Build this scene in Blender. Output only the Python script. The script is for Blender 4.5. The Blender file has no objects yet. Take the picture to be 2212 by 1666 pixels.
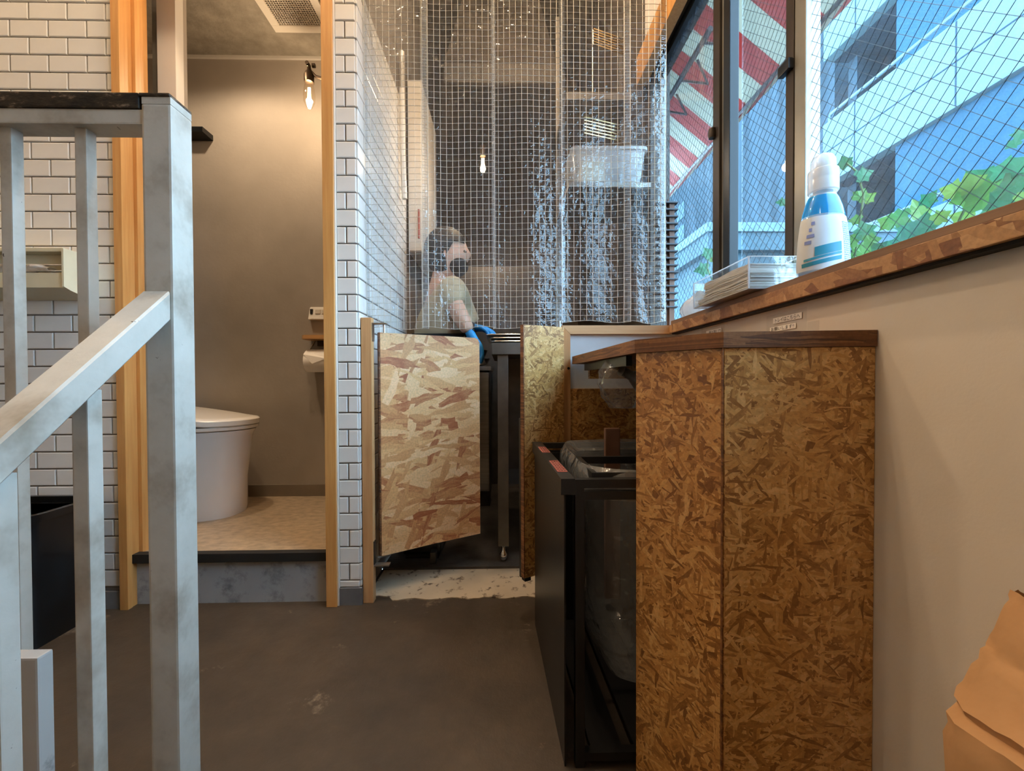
import bpy, bmesh, math, random
from mathutils import Vector, Matrix, Euler
random.seed(7)
SC = bpy.context.scene
COL = SC.collection
# ------------------------------------------------------------------ camera
F = 930.0; W, H = 2212, 1666
CAMZ = 0.73
yaw = math.atan(21 / F); pitch = math.atan(13 / F); roll = math.radians(0.22)
RC = Matrix.Rotation(-yaw, 3, 'Z') @ Matrix.Rotation(math.pi / 2 - pitch, 3, 'X') @ Matrix.Rotation(-roll, 3, 'Z')
cd = bpy.data.cameras.new('camera'); cam = bpy.data.objects.new('camera', cd); COL.objects.link(cam)
cd.sensor_fit = 'HORIZONTAL'; cd.sensor_width = 36; cd.lens = F / W * 36; cd.clip_start = 0.02; cd.clip_end = 200
cam.matrix_world = Matrix.Translation((0, 0, CAMZ)) @ RC.to_4x4()
SC.camera = cam
# ------------------------------------------------------------------ world, exposure
wd = bpy.data.worlds.new('overcast_sky'); SC.world = wd; wd.use_nodes = True
bg = wd.node_tree.nodes['Background']; bg.inputs[0].default_value = (0.47, 0.74, 1.0, 1); bg.inputs[1].default_value = 14.0
SC.view_settings.view_transform = 'Standard'; SC.view_settings.look = 'None'
SC.cycles.max_bounces = 7; SC.cycles.diffuse_bounces = 4; SC.cycles.glossy_bounces = 3; SC.cycles.transparent_max_bounces = 16
SC.cycles.adaptive_threshold = 0.06; SC.cycles.use_light_tree = False; SC.cycles.caustics_reflective = False; SC.cycles.caustics_refractive = False; SC.cycles.sample_clamp_indirect = 6.0
SC.view_settings.exposure = 0.12; SC.view_settings.gamma = 1.0; SC.view_settings.use_curve_mapping = False
WARM = (1.0, 0.77, 0.53)
LAMPS = [((-0.75, 1.06, 2.85), 38.0), ((-1.55, 1.0, 2.85), 23.0), ((-0.02, 1.12, 2.85), 54.0), ((-0.5, -1.3, 2.85), 3.0)]  # unseen ceiling bulbs added for the room light, the last as ambient fill
KITCHEN_LAMP_W = 9.0; TOILET_LAMP_W = 6.0; ADDED_DOWNLIGHT_W = 34.0


def ray(px, py):
    return RC @ Vector(((px - W / 2) / F, (H / 2 - py) / F, -1.0))


def at(px, py, Y):
    d = ray(px, py); t = Y / d.y
    return Vector((0, 0, CAMZ)) + d * t


def atx(px, py, X):
    d = ray(px, py); t = X / d.x
    return Vector((0, 0, CAMZ)) + d * t


# ------------------------------------------------------------------ materials
def lin(r, g, b):
    f = lambda c: (c / 255 / 12.92) if c / 255 <= 0.04045 else ((c / 255 + 0.055) / 1.055) ** 2.4
    return (f(r), f(g), f(b), 1)


MATS = {}


class NT:
    def __init__(s, name):
        s.m = bpy.data.materials.new(name); s.m.use_nodes = True; s.t = s.m.node_tree
        s.n = s.t.nodes; s.b = s.n['Principled BSDF']; s.out = s.n['Material Output']; MATS[name] = s.m

    def new(s, typ, **kw):
        nd = s.n.new(typ)
        for k, v in kw.items():
            if k.startswith('i_'):
                nd.inputs[k[2:].replace('_', ' ')].default_value = v
            else:
                setattr(nd, k, v)
        return nd

    def l(s, a, b):
        s.t.links.new(a, b)

    def coord(s, which='Object', scale=(1, 1, 1), rot=(0, 0, 0), loc=(0, 0, 0)):
        tc = s.new('ShaderNodeTexCoord'); mp = s.new('ShaderNodeMapping')
        mp.inputs['Scale'].default_value = scale; mp.inputs['Rotation'].default_value = rot; mp.inputs['Location'].default_value = loc
        s.l(tc.outputs[which], mp.inputs[0]); return mp.outputs[0]

    def noise(s, vec, scale, detail=4, rough=0.55):
        nd = s.new('ShaderNodeTexNoise'); nd.inputs['Scale'].default_value = scale
        nd.inputs['Detail'].default_value = detail; nd.inputs['Roughness'].default_value = rough
        s.l(vec, nd.inputs['Vector']); return nd

    def ramp(s, fac, stops):
        nd = s.new('ShaderNodeValToRGB'); e = nd.color_ramp.elements
        while len(e) > 2: e.remove(e[-1])
        while len(e) < len(stops): e.new(0.5)
        for i, (p, c) in enumerate(stops):
            e[i].position = p; e[i].color = c
        s.l(fac, nd.inputs[0]); return nd.outputs[0]

    def mix(s, fac, a, b, mode='MIX'):
        nd = s.new('ShaderNodeMix', data_type='RGBA', blend_type=mode)
        for sock, v in ((0, fac), (6, a), (7, b)):
            if hasattr(v, 'default_value') or hasattr(v, 'links'): s.l(v, nd.inputs[sock])
            else: nd.inputs[sock].default_value = v
        return nd.outputs[2]

    def math(s, op, a, b=0.0):
        nd = s.new('ShaderNodeMath', operation=op)
        for i, v in enumerate((a, b)):
            if hasattr(v, 'links'): s.l(v, nd.inputs[i])
            else: nd.inputs[i].default_value = v
        return nd.outputs[0]

    def bump(s, h, strength=0.3, dist=0.01):
        nd = s.new('ShaderNodeBump'); nd.inputs['Strength'].default_value = strength; nd.inputs['Distance'].default_value = dist
        s.l(h, nd.inputs['Height']); s.l(nd.outputs[0], s.b.inputs['Normal']); return nd.outputs[0]


def setb(n, rough=0.5, metal=0.0, spec=0.5):
    n.b.inputs['Roughness'].default_value = rough; n.b.inputs['Metallic'].default_value = metal
    n.b.inputs['Specular IOR Level'].default_value = spec


def plain(name, col, rough=0.5, metal=0.0, var=0.06, nscale=8.0, bump=0.0, bscale=120.0, spec=0.5, stretch=(1, 1, 1)):
    n = NT(name); setb(n, rough, metal, spec)
    v = n.coord(scale=stretch); nz = n.noise(v, nscale)
    lo = tuple(c * (1 - var * 2.2) for c in col[:3]) + (1,); hi = tuple(min(1, c * (1 + var * 2.2)) for c in col[:3]) + (1,)
    n.l(n.ramp(nz.outputs[0], [(0.3, lo), (0.7, hi)]), n.b.inputs['Base Color'])
    if bump:
        n.bump(n.noise(v, bscale, 3).outputs[0], bump, 0.004)
    return n.m


def osb(name, stops, flake=(5, 30), rough=0.42, seedo=0.0, bumpst=0.25, angles=(8, 62, 108, 155), plane='XZ', spec=0.5):
    n = NT(name); setb(n, rough, 0, spec)
    tc = n.new('ShaderNodeTexCoord'); sep = n.new('ShaderNodeSeparateXYZ'); n.l(tc.outputs['Object'], sep.inputs[0])
    cmb = n.new('ShaderNodeCombineXYZ')
    a, b = {'XZ': (0, 2), 'YZ': (1, 2), 'XY': (0, 1)}[plane]
    third = 3 - a - b
    n.l(n.math('ADD', sep.outputs[a], n.math('MULTIPLY', sep.outputs[third], 0.6)), cmb.inputs[0]); n.l(sep.outputs[b], cmb.inputs[1])
    wob = n.noise(cmb.outputs[0], 9.0, 2)
    addv = n.new('ShaderNodeVectorMath', operation='MULTIPLY_ADD'); n.l(wob.outputs[1], addv.inputs[0])
    addv.inputs[1].default_value = (0.03, 0.03, 0); n.l(cmb.outputs[0], addv.inputs[2])
    best = None; col = None
    for i, an in enumerate(angles):
        mp = n.new('ShaderNodeMapping'); mp.vector_type = 'TEXTURE'
        mp.inputs['Rotation'].default_value = (0, 0, math.radians(an)); mp.inputs['Location'].default_value = (seedo + i * 0.37, i * 0.21, 0)
        mp.inputs['Scale'].default_value = (1 / flake[0], 1 / flake[1], 1)
        n.l(addv.outputs[0], mp.inputs[0])
        vo = n.new('ShaderNodeTexVoronoi', voronoi_dimensions='2D', distance='MANHATTAN'); vo.inputs['Scale'].default_value = 1.0
        n.l(mp.outputs[0], vo.inputs['Vector'])
        sc = n.new('ShaderNodeSeparateColor'); n.l(vo.outputs['Color'], sc.inputs[0])
        gr = n.noise(mp.outputs[0], 2.6, 4, 0.75)
        val = n.math('ADD', n.math('MULTIPLY', sc.outputs[1], 0.66), n.math('MULTIPLY', gr.outputs[0], 0.36))
        if best is None:
            best, col = sc.outputs[0], val
        else:
            t = n.math('GREATER_THAN', sc.outputs[0], best)
            mx = n.new('ShaderNodeMix', data_type='FLOAT'); n.l(t, mx.inputs[0]); n.l(col, mx.inputs[2]); n.l(val, mx.inputs[3])
            col = mx.outputs[0]; best = n.math('MAXIMUM', best, sc.outputs[0])
    c = n.ramp(col, stops)
    fine = n.noise(n.coord(scale=(1, 1, 1)), 160, 2)
    c2 = n.mix(0.25, c, n.ramp(fine.outputs[0], [(0.35, (0.25, 0.25, 0.25, 1)), (0.6, (1, 1, 1, 1))]), 'MULTIPLY')
    n.l(c2, n.b.inputs['Base Color'])
    n.bump(n.math('ADD', best, n.math('MULTIPLY', col, 0.4)), bumpst, 0.003)
    return n.m


def wood(name, c0, c1, axis='Z', rough=0.5, scale=1.0):
    st = {'X': (2, 40, 40), 'Y': (40, 2, 40), 'Z': (40, 40, 2)}[axis]
    n = NT(name); setb(n, rough)
    v = n.coord(scale=tuple(k * scale for k in st)); nz = n.noise(v, 1.6, 5, 0.6)
    big = n.noise(n.coord(), 2.5, 2)
    c = n.ramp(nz.outputs[0], [(0.3, c0), (0.7, c1)])
    c = n.mix(0.35, c, n.ramp(big.outputs[0], [(0.35, (0.7, 0.66, 0.6, 1)), (0.65, (1, 1, 1, 1))]), 'MULTIPLY')
    n.l(c, n.b.inputs['Base Color']); n.bump(nz.outputs[0], 0.12, 0.003)
    return n.m


def clear(name, tint=(1, 1, 1, 1), gloss=0.08, rough=0.03, haze=0.0, hazecol=(0.8, 0.85, 0.9, 1), bump=None, fres=1.45):
    """thin clear sheet: see-through, mirrored by Fresnel, optional milkiness"""
    n = NT(name); n.n.remove(n.b)
    tr = n.new('ShaderNodeBsdfTransparent'); tr.inputs[0].default_value = tint
    gl = n.new('ShaderNodeBsdfGlossy'); gl.inputs['Roughness'].default_value = rough
    fr = n.new('ShaderNodeLayerWeight'); fr.inputs[0].default_value = 0.5
    f2 = n.math('ADD', n.math('MULTIPLY', n.math('POWER', fr.outputs['Facing'], 5.0), 0.9), 0.035 + gloss)
    base = tr.outputs[0]
    if haze:
        di = n.new('ShaderNodeBsdfDiffuse'); di.inputs[0].default_value = hazecol
        tl = n.new('ShaderNodeBsdfTranslucent'); tl.inputs[0].default_value = hazecol
        a = n.new('ShaderNodeMixShader'); a.inputs[0].default_value = 0.5; n.l(di.outputs[0], a.inputs[1]); n.l(tl.outputs[0], a.inputs[2])
        h = n.new('ShaderNodeMixShader'); h.inputs[0].default_value = haze; n.l(tr.outputs[0], h.inputs[1]); n.l(a.outputs[0], h.inputs[2])
        base = h.outputs[0]
    ms = n.new('ShaderNodeMixShader'); n.l(f2, ms.inputs[0]); n.l(base, ms.inputs[1]); n.l(gl.outputs[0], ms.inputs[2])
    n.l(ms.outputs[0], n.out.inputs[0])
    if bump:
        st, sc, dist = bump
        nz = n.noise(n.coord(), sc, 2, 0.5); bp = n.new('ShaderNodeBump'); bp.inputs['Strength'].default_value = st; bp.inputs['Distance'].default_value = dist
        n.l(nz.outputs[0], bp.inputs['Height']); n.l(bp.outputs[0], gl.inputs['Normal']); n.l(bp.outputs[0], fr.inputs['Normal'])
    return n.m


def emit(name, col, st):
    n = NT(name); n.n.remove(n.b); e = n.new('ShaderNodeEmission'); e.inputs[0].default_value = col + (1,) if len(col) == 3 else col
    e.inputs[1].default_value = st; n.l(e.outputs[0], n.out.inputs[0]); return n.m


def translucent(name, col, amt=0.5, rough=0.7, bump=0):
    n = NT(name); setb(n, rough); n.b.inputs['Base Color'].default_value = col
    tl = n.new('ShaderNodeBsdfTranslucent'); tl.inputs[0].default_value = col
    ms = n.new('ShaderNodeMixShader'); ms.inputs[0].default_value = amt
    n.l(n.b.outputs[0], ms.inputs[1]); n.l(tl.outputs[0], ms.inputs[2]); n.l(ms.outputs[0], n.out.inputs[0]); return n.m


plain('tile_white', lin(226, 224, 220), 0.22, var=0.03, nscale=6)
plain('grout', lin(128, 120, 112), 0.9, var=0.08)
plain('plaster_grey', lin(158, 148, 136), 0.85, var=0.07, nscale=2.2, bump=0.15, bscale=60)
plain('ceiling_rough', lin(150, 142, 128), 0.95, var=0.1, nscale=14, bump=0.8, bscale=70)
plain('wall_beige', lin(214, 204, 190), 0.8, var=0.02, nscale=2, bump=0.05, bscale=200)
plain('wall_white', lin(214, 208, 198), 0.75, var=0.03, nscale=3)
plain('vinyl_floor', lin(170, 150, 124), 0.35, var=0.12, nscale=30, stretch=(1, 1.4, 1))
plain('base_grey', lin(112, 112, 114), 0.6, var=0.12, nscale=10)
plain('base_brown', lin(124, 112, 96), 0.6, var=0.05)
plain('black_metal', lin(26, 25, 25), 0.38, var=0.2, nscale=5)
plain('black_plastic', lin(16, 18, 20), 0.33, var=0.25, nscale=10)
plain('black_rubber', lin(20, 20, 20), 0.7)
plain('steel', lin(178, 176, 172), 0.3, 1.0, var=0.08, nscale=5, stretch=(1, 1, 20))
plain('steel_dull', lin(120, 116, 110), 0.45, 1.0, var=0.1)
plain('steel_dark', lin(84, 80, 76), 0.4, 0.8, var=0.12)
plain('chrome', lin(215, 215, 215), 0.12, 1.0, var=0.02)
plain('brass_dark', lin(70, 58, 46), 0.4, 0.9, var=0.15)
plain('bronze_frame', lin(62, 54, 48), 0.45, 0.4, var=0.1)
plain('alu_frame', lin(150, 148, 140), 0.4, 0.6, var=0.06)
plain('frame_black', lin(22, 26, 32), 0.35, 0.2)
plain('ceramic', lin(238, 232, 226), 0.12, var=0.01)
plain('seat_plastic', lin(232, 226, 216), 0.22, var=0.01)
plain('paper_white', lin(236, 230, 222), 0.9, var=0.02)
plain('cream_plastic', lin(222, 214, 184), 0.45, var=0.03)
plain('vent_white', lin(222, 214, 200), 0.5, var=0.02)
plain('vent_dark', lin(24, 21, 18), 0.9)
plain('white_panel', lin(206, 212, 218), 0.45, var=0.03)
plain('rack_brown', lin(118, 84, 66), 0.6, var=0.15)
plain('reflection_gold', lin(200, 170, 120), 0.25, 1.0)  # warm lamp reflections put into the metal colour
plain('rack_dark', lin(70, 72, 78), 0.5, var=0.1)
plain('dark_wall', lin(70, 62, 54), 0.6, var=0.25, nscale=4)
plain('kitchen_floor', lin(66, 60, 55), 0.55, var=0.2, nscale=9, bump=0.4, bscale=90)
plain('sticker_red', lin(160, 88, 76), 0.5, var=0.1)
plain('sticker_ink', lin(70, 30, 26), 0.6)
plain('label_white', lin(252, 247, 238), 0.6, var=0.02)
plain('ink_black', lin(24, 22, 20), 0.7, var=0.0)
plain('skin', lin(206, 158, 132), 0.55, var=0.05)
plain('hair_black', lin(16, 14, 14), 0.6, var=0.2, nscale=40)
plain('shirt_tan', lin(184, 160, 128), 0.9, var=0.06)
plain('apron_black', lin(24, 24, 27), 0.85, var=0.1)
plain('glove_blue', lin(40, 140, 205), 0.45, var=0.08, nscale=20)
plain('liner_grey', lin(160, 160, 160), 0.6)
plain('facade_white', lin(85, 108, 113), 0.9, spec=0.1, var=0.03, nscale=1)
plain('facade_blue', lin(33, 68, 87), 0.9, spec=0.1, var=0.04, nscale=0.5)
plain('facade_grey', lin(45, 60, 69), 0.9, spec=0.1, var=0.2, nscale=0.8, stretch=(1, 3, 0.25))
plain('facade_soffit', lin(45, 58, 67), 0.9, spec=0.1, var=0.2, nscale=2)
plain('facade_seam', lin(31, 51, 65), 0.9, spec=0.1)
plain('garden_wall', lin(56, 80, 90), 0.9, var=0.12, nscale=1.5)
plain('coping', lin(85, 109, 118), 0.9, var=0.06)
plain('asphalt', lin(52, 54, 58), 0.9, var=0.15)
plain('window_far', lin(50, 64, 70), 0.2)
plain('soil', lin(44, 38, 30), 0.95, var=0.3, nscale=40)
plain('stem_green', lin(92, 118, 60), 0.7)
plain('awning_rod', lin(120, 116, 118), 0.5, 0.5)
translucent('awning_red', lin(182, 96, 90), 0.5); translucent('awning_white', lin(192, 190, 177), 0.5)
for k, c in enumerate([(92, 150, 62), (50, 122, 76), (128, 166, 74), (66, 140, 96)]):
    translucent('leaf_%d' % k, lin(*c), 0.45, 0.45)
wood('pine_orange_z', lin(202, 142, 78), lin(218, 164, 98), 'Z', 0.42, 1.6)
wood('pine_z', lin(190, 140, 92), lin(214, 168, 118), 'Z', 0.5)
wood('pine_x', lin(196, 152, 106), lin(222, 182, 136), 'X', 0.5)
wood('sill_strip', lin(104, 78, 58), lin(146, 114, 86), 'Y', 0.55)
wood('shelf_wood', lin(176, 126, 74), lin(206, 158, 104), 'X', 0.45)
OSB_L = [(0.0, lin(126, 66, 39)), (0.2, lin(172, 100, 60)), (0.3, lin(206, 147, 94)), (0.55, lin(227, 174, 117)), (0.8, lin(239, 194, 144)), (1, lin(248, 207, 166))]
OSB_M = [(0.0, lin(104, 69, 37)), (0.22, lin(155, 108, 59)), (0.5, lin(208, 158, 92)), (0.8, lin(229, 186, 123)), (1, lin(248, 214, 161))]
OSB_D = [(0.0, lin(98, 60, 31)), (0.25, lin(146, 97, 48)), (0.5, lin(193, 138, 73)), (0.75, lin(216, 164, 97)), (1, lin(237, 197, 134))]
OSB_S = [(0.0, lin(84, 50, 28)), (0.2, lin(126, 82, 50)), (0.5, lin(166, 122, 78)), (0.8, lin(186, 144, 98)), (1, lin(204, 166, 120))]
osb('osb_light', OSB_L, (8, 44), 0.5, 0.3, 0.2, (3, -8, 20, -22, 12, 70), 'XZ')
osb('osb_mid', OSB_M, (34, 190), 0.36, 1.3, 0.3, (5, 40, 85, 130, 165), 'XZ')
osb('osb_dark', OSB_D, (34, 190), 0.34, 2.1, 0.25, (12, 50, 88, 128, 160), 'XZ')
osb('osb_edge', [(0.0, lin(60, 34, 18)), (0.5, lin(120, 76, 42)), (1, lin(160, 112, 68))], (10, 170), 0.6, 0.8, 0.4, (-2, 2, 0), 'XZ')
osb('osb_edge_y', [(0.0, lin(60, 34, 18)), (0.5, lin(140, 86, 42)), (1, lin(176, 122, 70))], (10, 170), 0.6, 0.8, 0.4, (-2, 2, 0), 'YZ')
osb('osb_sill', OSB_S, (14, 60), 0.5, 4.0, 0.25, (5, -12, 30, 70), 'YZ')


def railing_paint():
    n = NT('rail_paint'); setb(n, 0.42)
    v = n.coord(); big = n.noise(v, 7, 5, 0.65); fine = n.noise(v, 55, 4, 0.7)
    c = n.ramp(big.outputs[0], [(0.28, lin(158, 150, 136)), (0.5, lin(204, 202, 193)), (0.7, lin(216, 214, 206))])
    chip = n.ramp(n.math('MULTIPLY', fine.outputs[0], big.outputs[0]), [(0.40, (0, 0, 0, 1)), (0.425, (1, 1, 1, 1))])
    c = n.mix(chip, c, lin(70, 56, 44)); n.l(c, n.b.inputs['Base Color']); n.bump(fine.outputs[0], 0.15, 0.002)


railing_paint()


def rusty():
    n = NT('rail_rust'); setb(n, 0.7)
    v = n.coord(scale=(1, 1, 2.5)); a = n.noise(v, 22, 5, 0.7)
    n.l(n.ramp(a.outputs[0], [(0.4, lin(22, 20, 17)), (0.56, lin(60, 48, 36)), (0.66, lin(150, 130, 108))]), n.b.inputs['Base Color'])
    n.bump(a.outputs[0], 0.6, 0.004)


rusty()


def floor_mat():
    n = NT('concrete_floor'); setb(n, 0.5)
    v = n.coord(); big = n.noise(v, 2.2, 6, 0.62); fine = n.noise(v, 30, 5, 0.7); sc = n.noise(n.coord(scale=(1, 1, 1), loc=(3, 1, 0)), 4.2, 7, 0.75)
    c = n.ramp(big.outputs[0], [(0.3, lin(48, 40, 33)), (0.52, lin(67, 56, 45)), (0.72, lin(86, 72, 59))])
    c = n.mix(0.35, c, n.ramp(fine.outputs[0], [(0.3, (0.55, 0.55, 0.55, 1)), (0.7, (1, 1, 1, 1))]), 'MULTIPLY')
    c = n.mix(n.ramp(sc.outputs[0], [(0.60, (0, 0, 0, 1)), (0.70, (0.55, 0.55, 0.55, 1))]), c, lin(170, 150, 128))
    n.l(c, n.b.inputs['Base Color'])
    n.l(n.ramp(big.outputs[0], [(0.3, (0.6, 0.6, 0.6, 1)), (0.7, (0.42, 0.42, 0.42, 1))]), n.b.inputs['Roughness'])
    n.bump(fine.outputs[0], 0.25, 0.004)


floor_mat()


def spotted(name, base, spot, lo, hi, scale, rough=0.6):
    n = NT(name); setb(n, rough)
    v = n.coord(); big = n.noise(v, scale, 6, 0.7); b2 = n.noise(v, 5, 3)
    c = n.ramp(b2.outputs[0], [(0.3, tuple(k * 0.8 for k in base[:3]) + (1,)), (0.7, base)])
    c = n.mix(n.ramp(big.outputs[0], [(lo, (0, 0, 0, 1)), (hi, (1, 1, 1, 1))]), c, spot)
    n.l(c, n.b.inputs['Base Color']); n.bump(big.outputs[0], 0.2, 0.003)


spotted('threshold_paint', lin(188, 172, 148), lin(70, 57, 46), 0.565, 0.64, 22)
spotted('riser_concrete', lin(168, 170, 172), lin(100, 102, 104), 0.5, 0.72, 14, 0.8)
spotted('dirty_white', lin(204, 202, 198), lin(60, 54, 48), 0.62, 0.8, 9)


def kraft():
    n = NT('kraft_paper'); setb(n, 0.75)
    v = n.coord(); a = n.noise(v, 9, 5, 0.6); b = n.noise(n.coord(scale=(1, 1, 30)), 20, 2)
    n.l(n.ramp(a.outputs[0], [(0.3, lin(176, 132, 88)), (0.7, lin(196, 152, 106))]), n.b.inputs['Base Color']); n.bump(a.outputs[0], 0.25, 0.01)


kraft()
clear('window_glass', (0.96, 0.99, 1, 1), 0.0, 0.01, haze=0.02)
clear('acrylic', (0.96, 0.975, 0.98, 1), 0.04, 0.02, haze=0.03)
clear('vinyl', (0.95, 0.96, 0.97, 1), 0.035, 0.07, haze=0.05, bump=(0.7, 45, 0.012))
clear('film_thin', (0.93, 0.93, 0.94, 1), 0.04, 0.12, haze=0.07, bump=(0.8, 24, 0.02))
clear('vinyl_seam_highlight', (0.9, 0.92, 0.94, 1), 0.05, 0.10, haze=0.16, bump=(0.7, 30, 0.012))  # extra haze paints the white highlights along the strip edges
clear('bag_film', (0.84, 0.84, 0.85, 1), 0.06, 0.12, haze=0.22, bump=(0.8, 24, 0.02))
clear('bulb_glass', (1, 0.96, 0.9, 1), 0.0, 0.01)
clear('bottle_clear', (0.9, 0.96, 1, 1), 0.04, 0.05, haze=0.25, hazecol=(0.75, 0.85, 0.95, 1))
clear('tub_plastic', (0.8, 0.82, 0.84, 1), 0.03, 0.15, haze=0.4, hazecol=(0.7, 0.72, 0.74, 1))
clear('sheet_film', (0.995, 0.995, 0.995, 1), -0.02, 0.2, haze=0.03, hazecol=(0.8, 0.8, 0.8, 1))
clear('blue_gel', (0.10, 0.62, 0.92, 1), 0.03, 0.05, haze=0.45, hazecol=(0.03, 0.45, 0.85, 1))
clear('bag_white', (0.9, 0.9, 0.9, 1), 0.03, 0.2, haze=0.72, hazecol=(0.9, 0.88, 0.86, 1), bump=(0.6, 40, 0.01))
clear('cap_translucent', (0.9, 0.93, 0.95, 1), 0.03, 0.2, haze=0.72, hazecol=(0.88, 0.9, 0.93, 1))
emit('lens_glow', (1.0, 0.8, 0.55), 8.0)
emit('filament', (1.0, 0.62, 0.25), 60.0)
n_ = NT('thread'); setb(n_, 0.35); n_.b.inputs['Base Color'].default_value = lin(232, 226, 214)


# ------------------------------------------------------------------ mesh builder
class MB:
    def __init__(s):
        s.bm = bmesh.new()

    def box(s, x0, x1, y0, y1, z0, z1, M=None, bev=0.0):
        g = bmesh.ops.create_cube(s.bm, size=1.0)['verts']
        T = Matrix.Translation(((x0 + x1) / 2, (y0 + y1) / 2, (z0 + z1) / 2)) @ Matrix.Diagonal((abs(x1 - x0), abs(y1 - y0), abs(z1 - z0), 1))
        bmesh.ops.transform(s.bm, matrix=T, verts=g)
        if bev:
            ed = {e for v in g for e in v.link_edges}
            r = bmesh.ops.bevel(s.bm, geom=list(ed), offset=bev, segments=2, affect='EDGES', profile=0.7)
            g = list({v for f in r['faces'] for v in f.verts} | {v for v in g if v.is_valid})
        if M is not None: bmesh.ops.transform(s.bm, matrix=M, verts=g)
        return s

    def beam(s, p0, p1, w, h, up=(0, 0, 1), bev=0.0):
        p0 = Vector(p0); p1 = Vector(p1); d = p1 - p0; L = d.length; d.normalize()
        up = Vector(up); sx = d.cross(up).normalized(); uz = sx.cross(d).normalized()
        M = Matrix((sx, d, uz)).transposed().to_4x4(); M.translation = (p0 + p1) / 2
        return s.box(-w / 2, w / 2, -L / 2, L / 2, -h / 2, h / 2, M, bev)

    def tube(s, pts, r, n=6, caps=True):
        pts = [Vector(p) for p in pts]; rings = []; rr = r if isinstance(r, (list, tuple)) else [r] * len(pts)
        prev = None
        for i, p in enumerate(pts):
            d = (pts[min(i + 1, len(pts) - 1)] - pts[max(i - 1, 0)]).normalized()
            if prev is None:
                u = d.orthogonal().normalized()
            else:
                u = (prev - d * prev.dot(d)).normalized()
            prev = u; v = d.cross(u)
            rings.append([s.bm.verts.new(p + rr[i] * (math.cos(2 * math.pi * k / n) * u + math.sin(2 * math.pi * k / n) * v)) for k in range(n)])
        for a, b in zip(rings, rings[1:]):
            for k in range(n): s.bm.faces.new((a[k], a[(k + 1) % n], b[(k + 1) % n], b[k]))
        if caps and n > 2:
            s.bm.faces.new(rings[0][::-1]); s.bm.faces.new(rings[-1])
        return s

    def lathe(s, prof, c=(0, 0, 0), n=28, sx=1.0, sy=1.0, closed=True):
        c = Vector(c); rings = []
        for r, z in prof:
            rings.append([s.bm.verts.new(c + Vector((r * sx * math.cos(2 * math.pi * k / n), r * sy * math.sin(2 * math.pi * k / n), z))) for k in range(n)])
        for a, b in zip(rings, rings[1:]):
            for k in range(n): s.bm.faces.new((a[k], a[(k + 1) % n], b[(k + 1) % n], b[k]))
        if closed:
            s.bm.faces.new(rings[0][::-1]); s.bm.faces.new(rings[-1])
        return s

    def prism(s, poly, z0, z1):
        a = [s.bm.verts.new((x, y, z0)) for x, y in poly]; b = [s.bm.verts.new((x, y, z1)) for x, y in poly]
        s.bm.faces.new(a[::-1]); s.bm.faces.new(b); n = len(a)
        for k in range(n): s.bm.faces.new((a[k], a[(k + 1) % n], b[(k + 1) % n], b[k]))
        return s

    def grid(s, fn, nu, nv, thick=None):
        V = [[s.bm.verts.new(fn(i / nu, j / nv)) for i in range(nu + 1)] for j in range(nv + 1)]
        for j in range(nv):
            for i in range(nu): s.bm.faces.new((V[j][i], V[j][i + 1], V[j + 1][i + 1], V[j + 1][i]))
        return s

    def loft(s, rings, cap0=True, cap1=True):
        R = [[s.bm.verts.new(Vector(p)) for p in r] for r in rings]; n = len(R[0])
        for a, b in zip(R, R[1:]):
            for k in range(n): s.bm.faces.new((a[k], a[(k + 1) % n], b[(k + 1) % n], b[k]))
        if cap0: s.bm.faces.new(R[0][::-1])
        if cap1: s.bm.faces.new(R[-1])
        return s

    def build(s, name, mat, parent=None, smooth=False, origin=(0, 0, 0), mesh_only=False):
        bmesh.ops.recalc_face_normals(s.bm, faces=s.bm.faces)
        if any(origin): bmesh.ops.translate(s.bm, vec=-Vector(origin), verts=s.bm.verts)
        me = bpy.data.meshes.new(name); s.bm.to_mesh(me); s.bm.free()
        for m in (mat if isinstance(mat, (list, tuple)) else [mat]): me.materials.append(MATS[m])
        if smooth:
            for p in me.polygons: p.use_smooth = True
            try: me.set_sharp_from_angle(angle=math.radians(40))
            except Exception: pass
        if mesh_only: return me
        return link(name, me, parent, origin)


def link(name, me, parent=None, loc=(0, 0, 0)):
    o = bpy.data.objects.new(name, me); COL.objects.link(o)
    if parent is not None:
        o.parent = parent; o.location = Vector(loc) - parent.location if any(loc) and not parent.get('_local') else Vector(loc)
        if not parent.get('_local') and not any(loc): o.location = -Vector(wloc(parent))
    else:
        o.location = loc
    return o


def wloc(o):
    v = Vector((0, 0, 0))
    while o is not None:
        v += o.location; o = o.parent
    return v


def thing(name, label, cat, loc, group=None, rotz=None):
    o = bpy.data.objects.new(name, None); COL.objects.link(o); o.location = loc; o.empty_display_size = 0.02
    if rotz is not None: o.rotation_euler = (0, 0, rotz); o['_local'] = True
    return tag(o, label, cat, group)


def tag(o, label, cat, group=None, kind=None):
    o['label'] = label; o['category'] = cat
    if group: o['group'] = group
    if kind: o['kind'] = kind
    return o


def struct(o, label, cat='wall'):
    o['kind'] = 'structure'; o['label'] = label; o['category'] = cat; return o


def B(name, mat, *a, parent=None, bev=0.0, smooth=False):
    return MB().box(*a, bev=bev).build(name, mat, parent, smooth)


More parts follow.
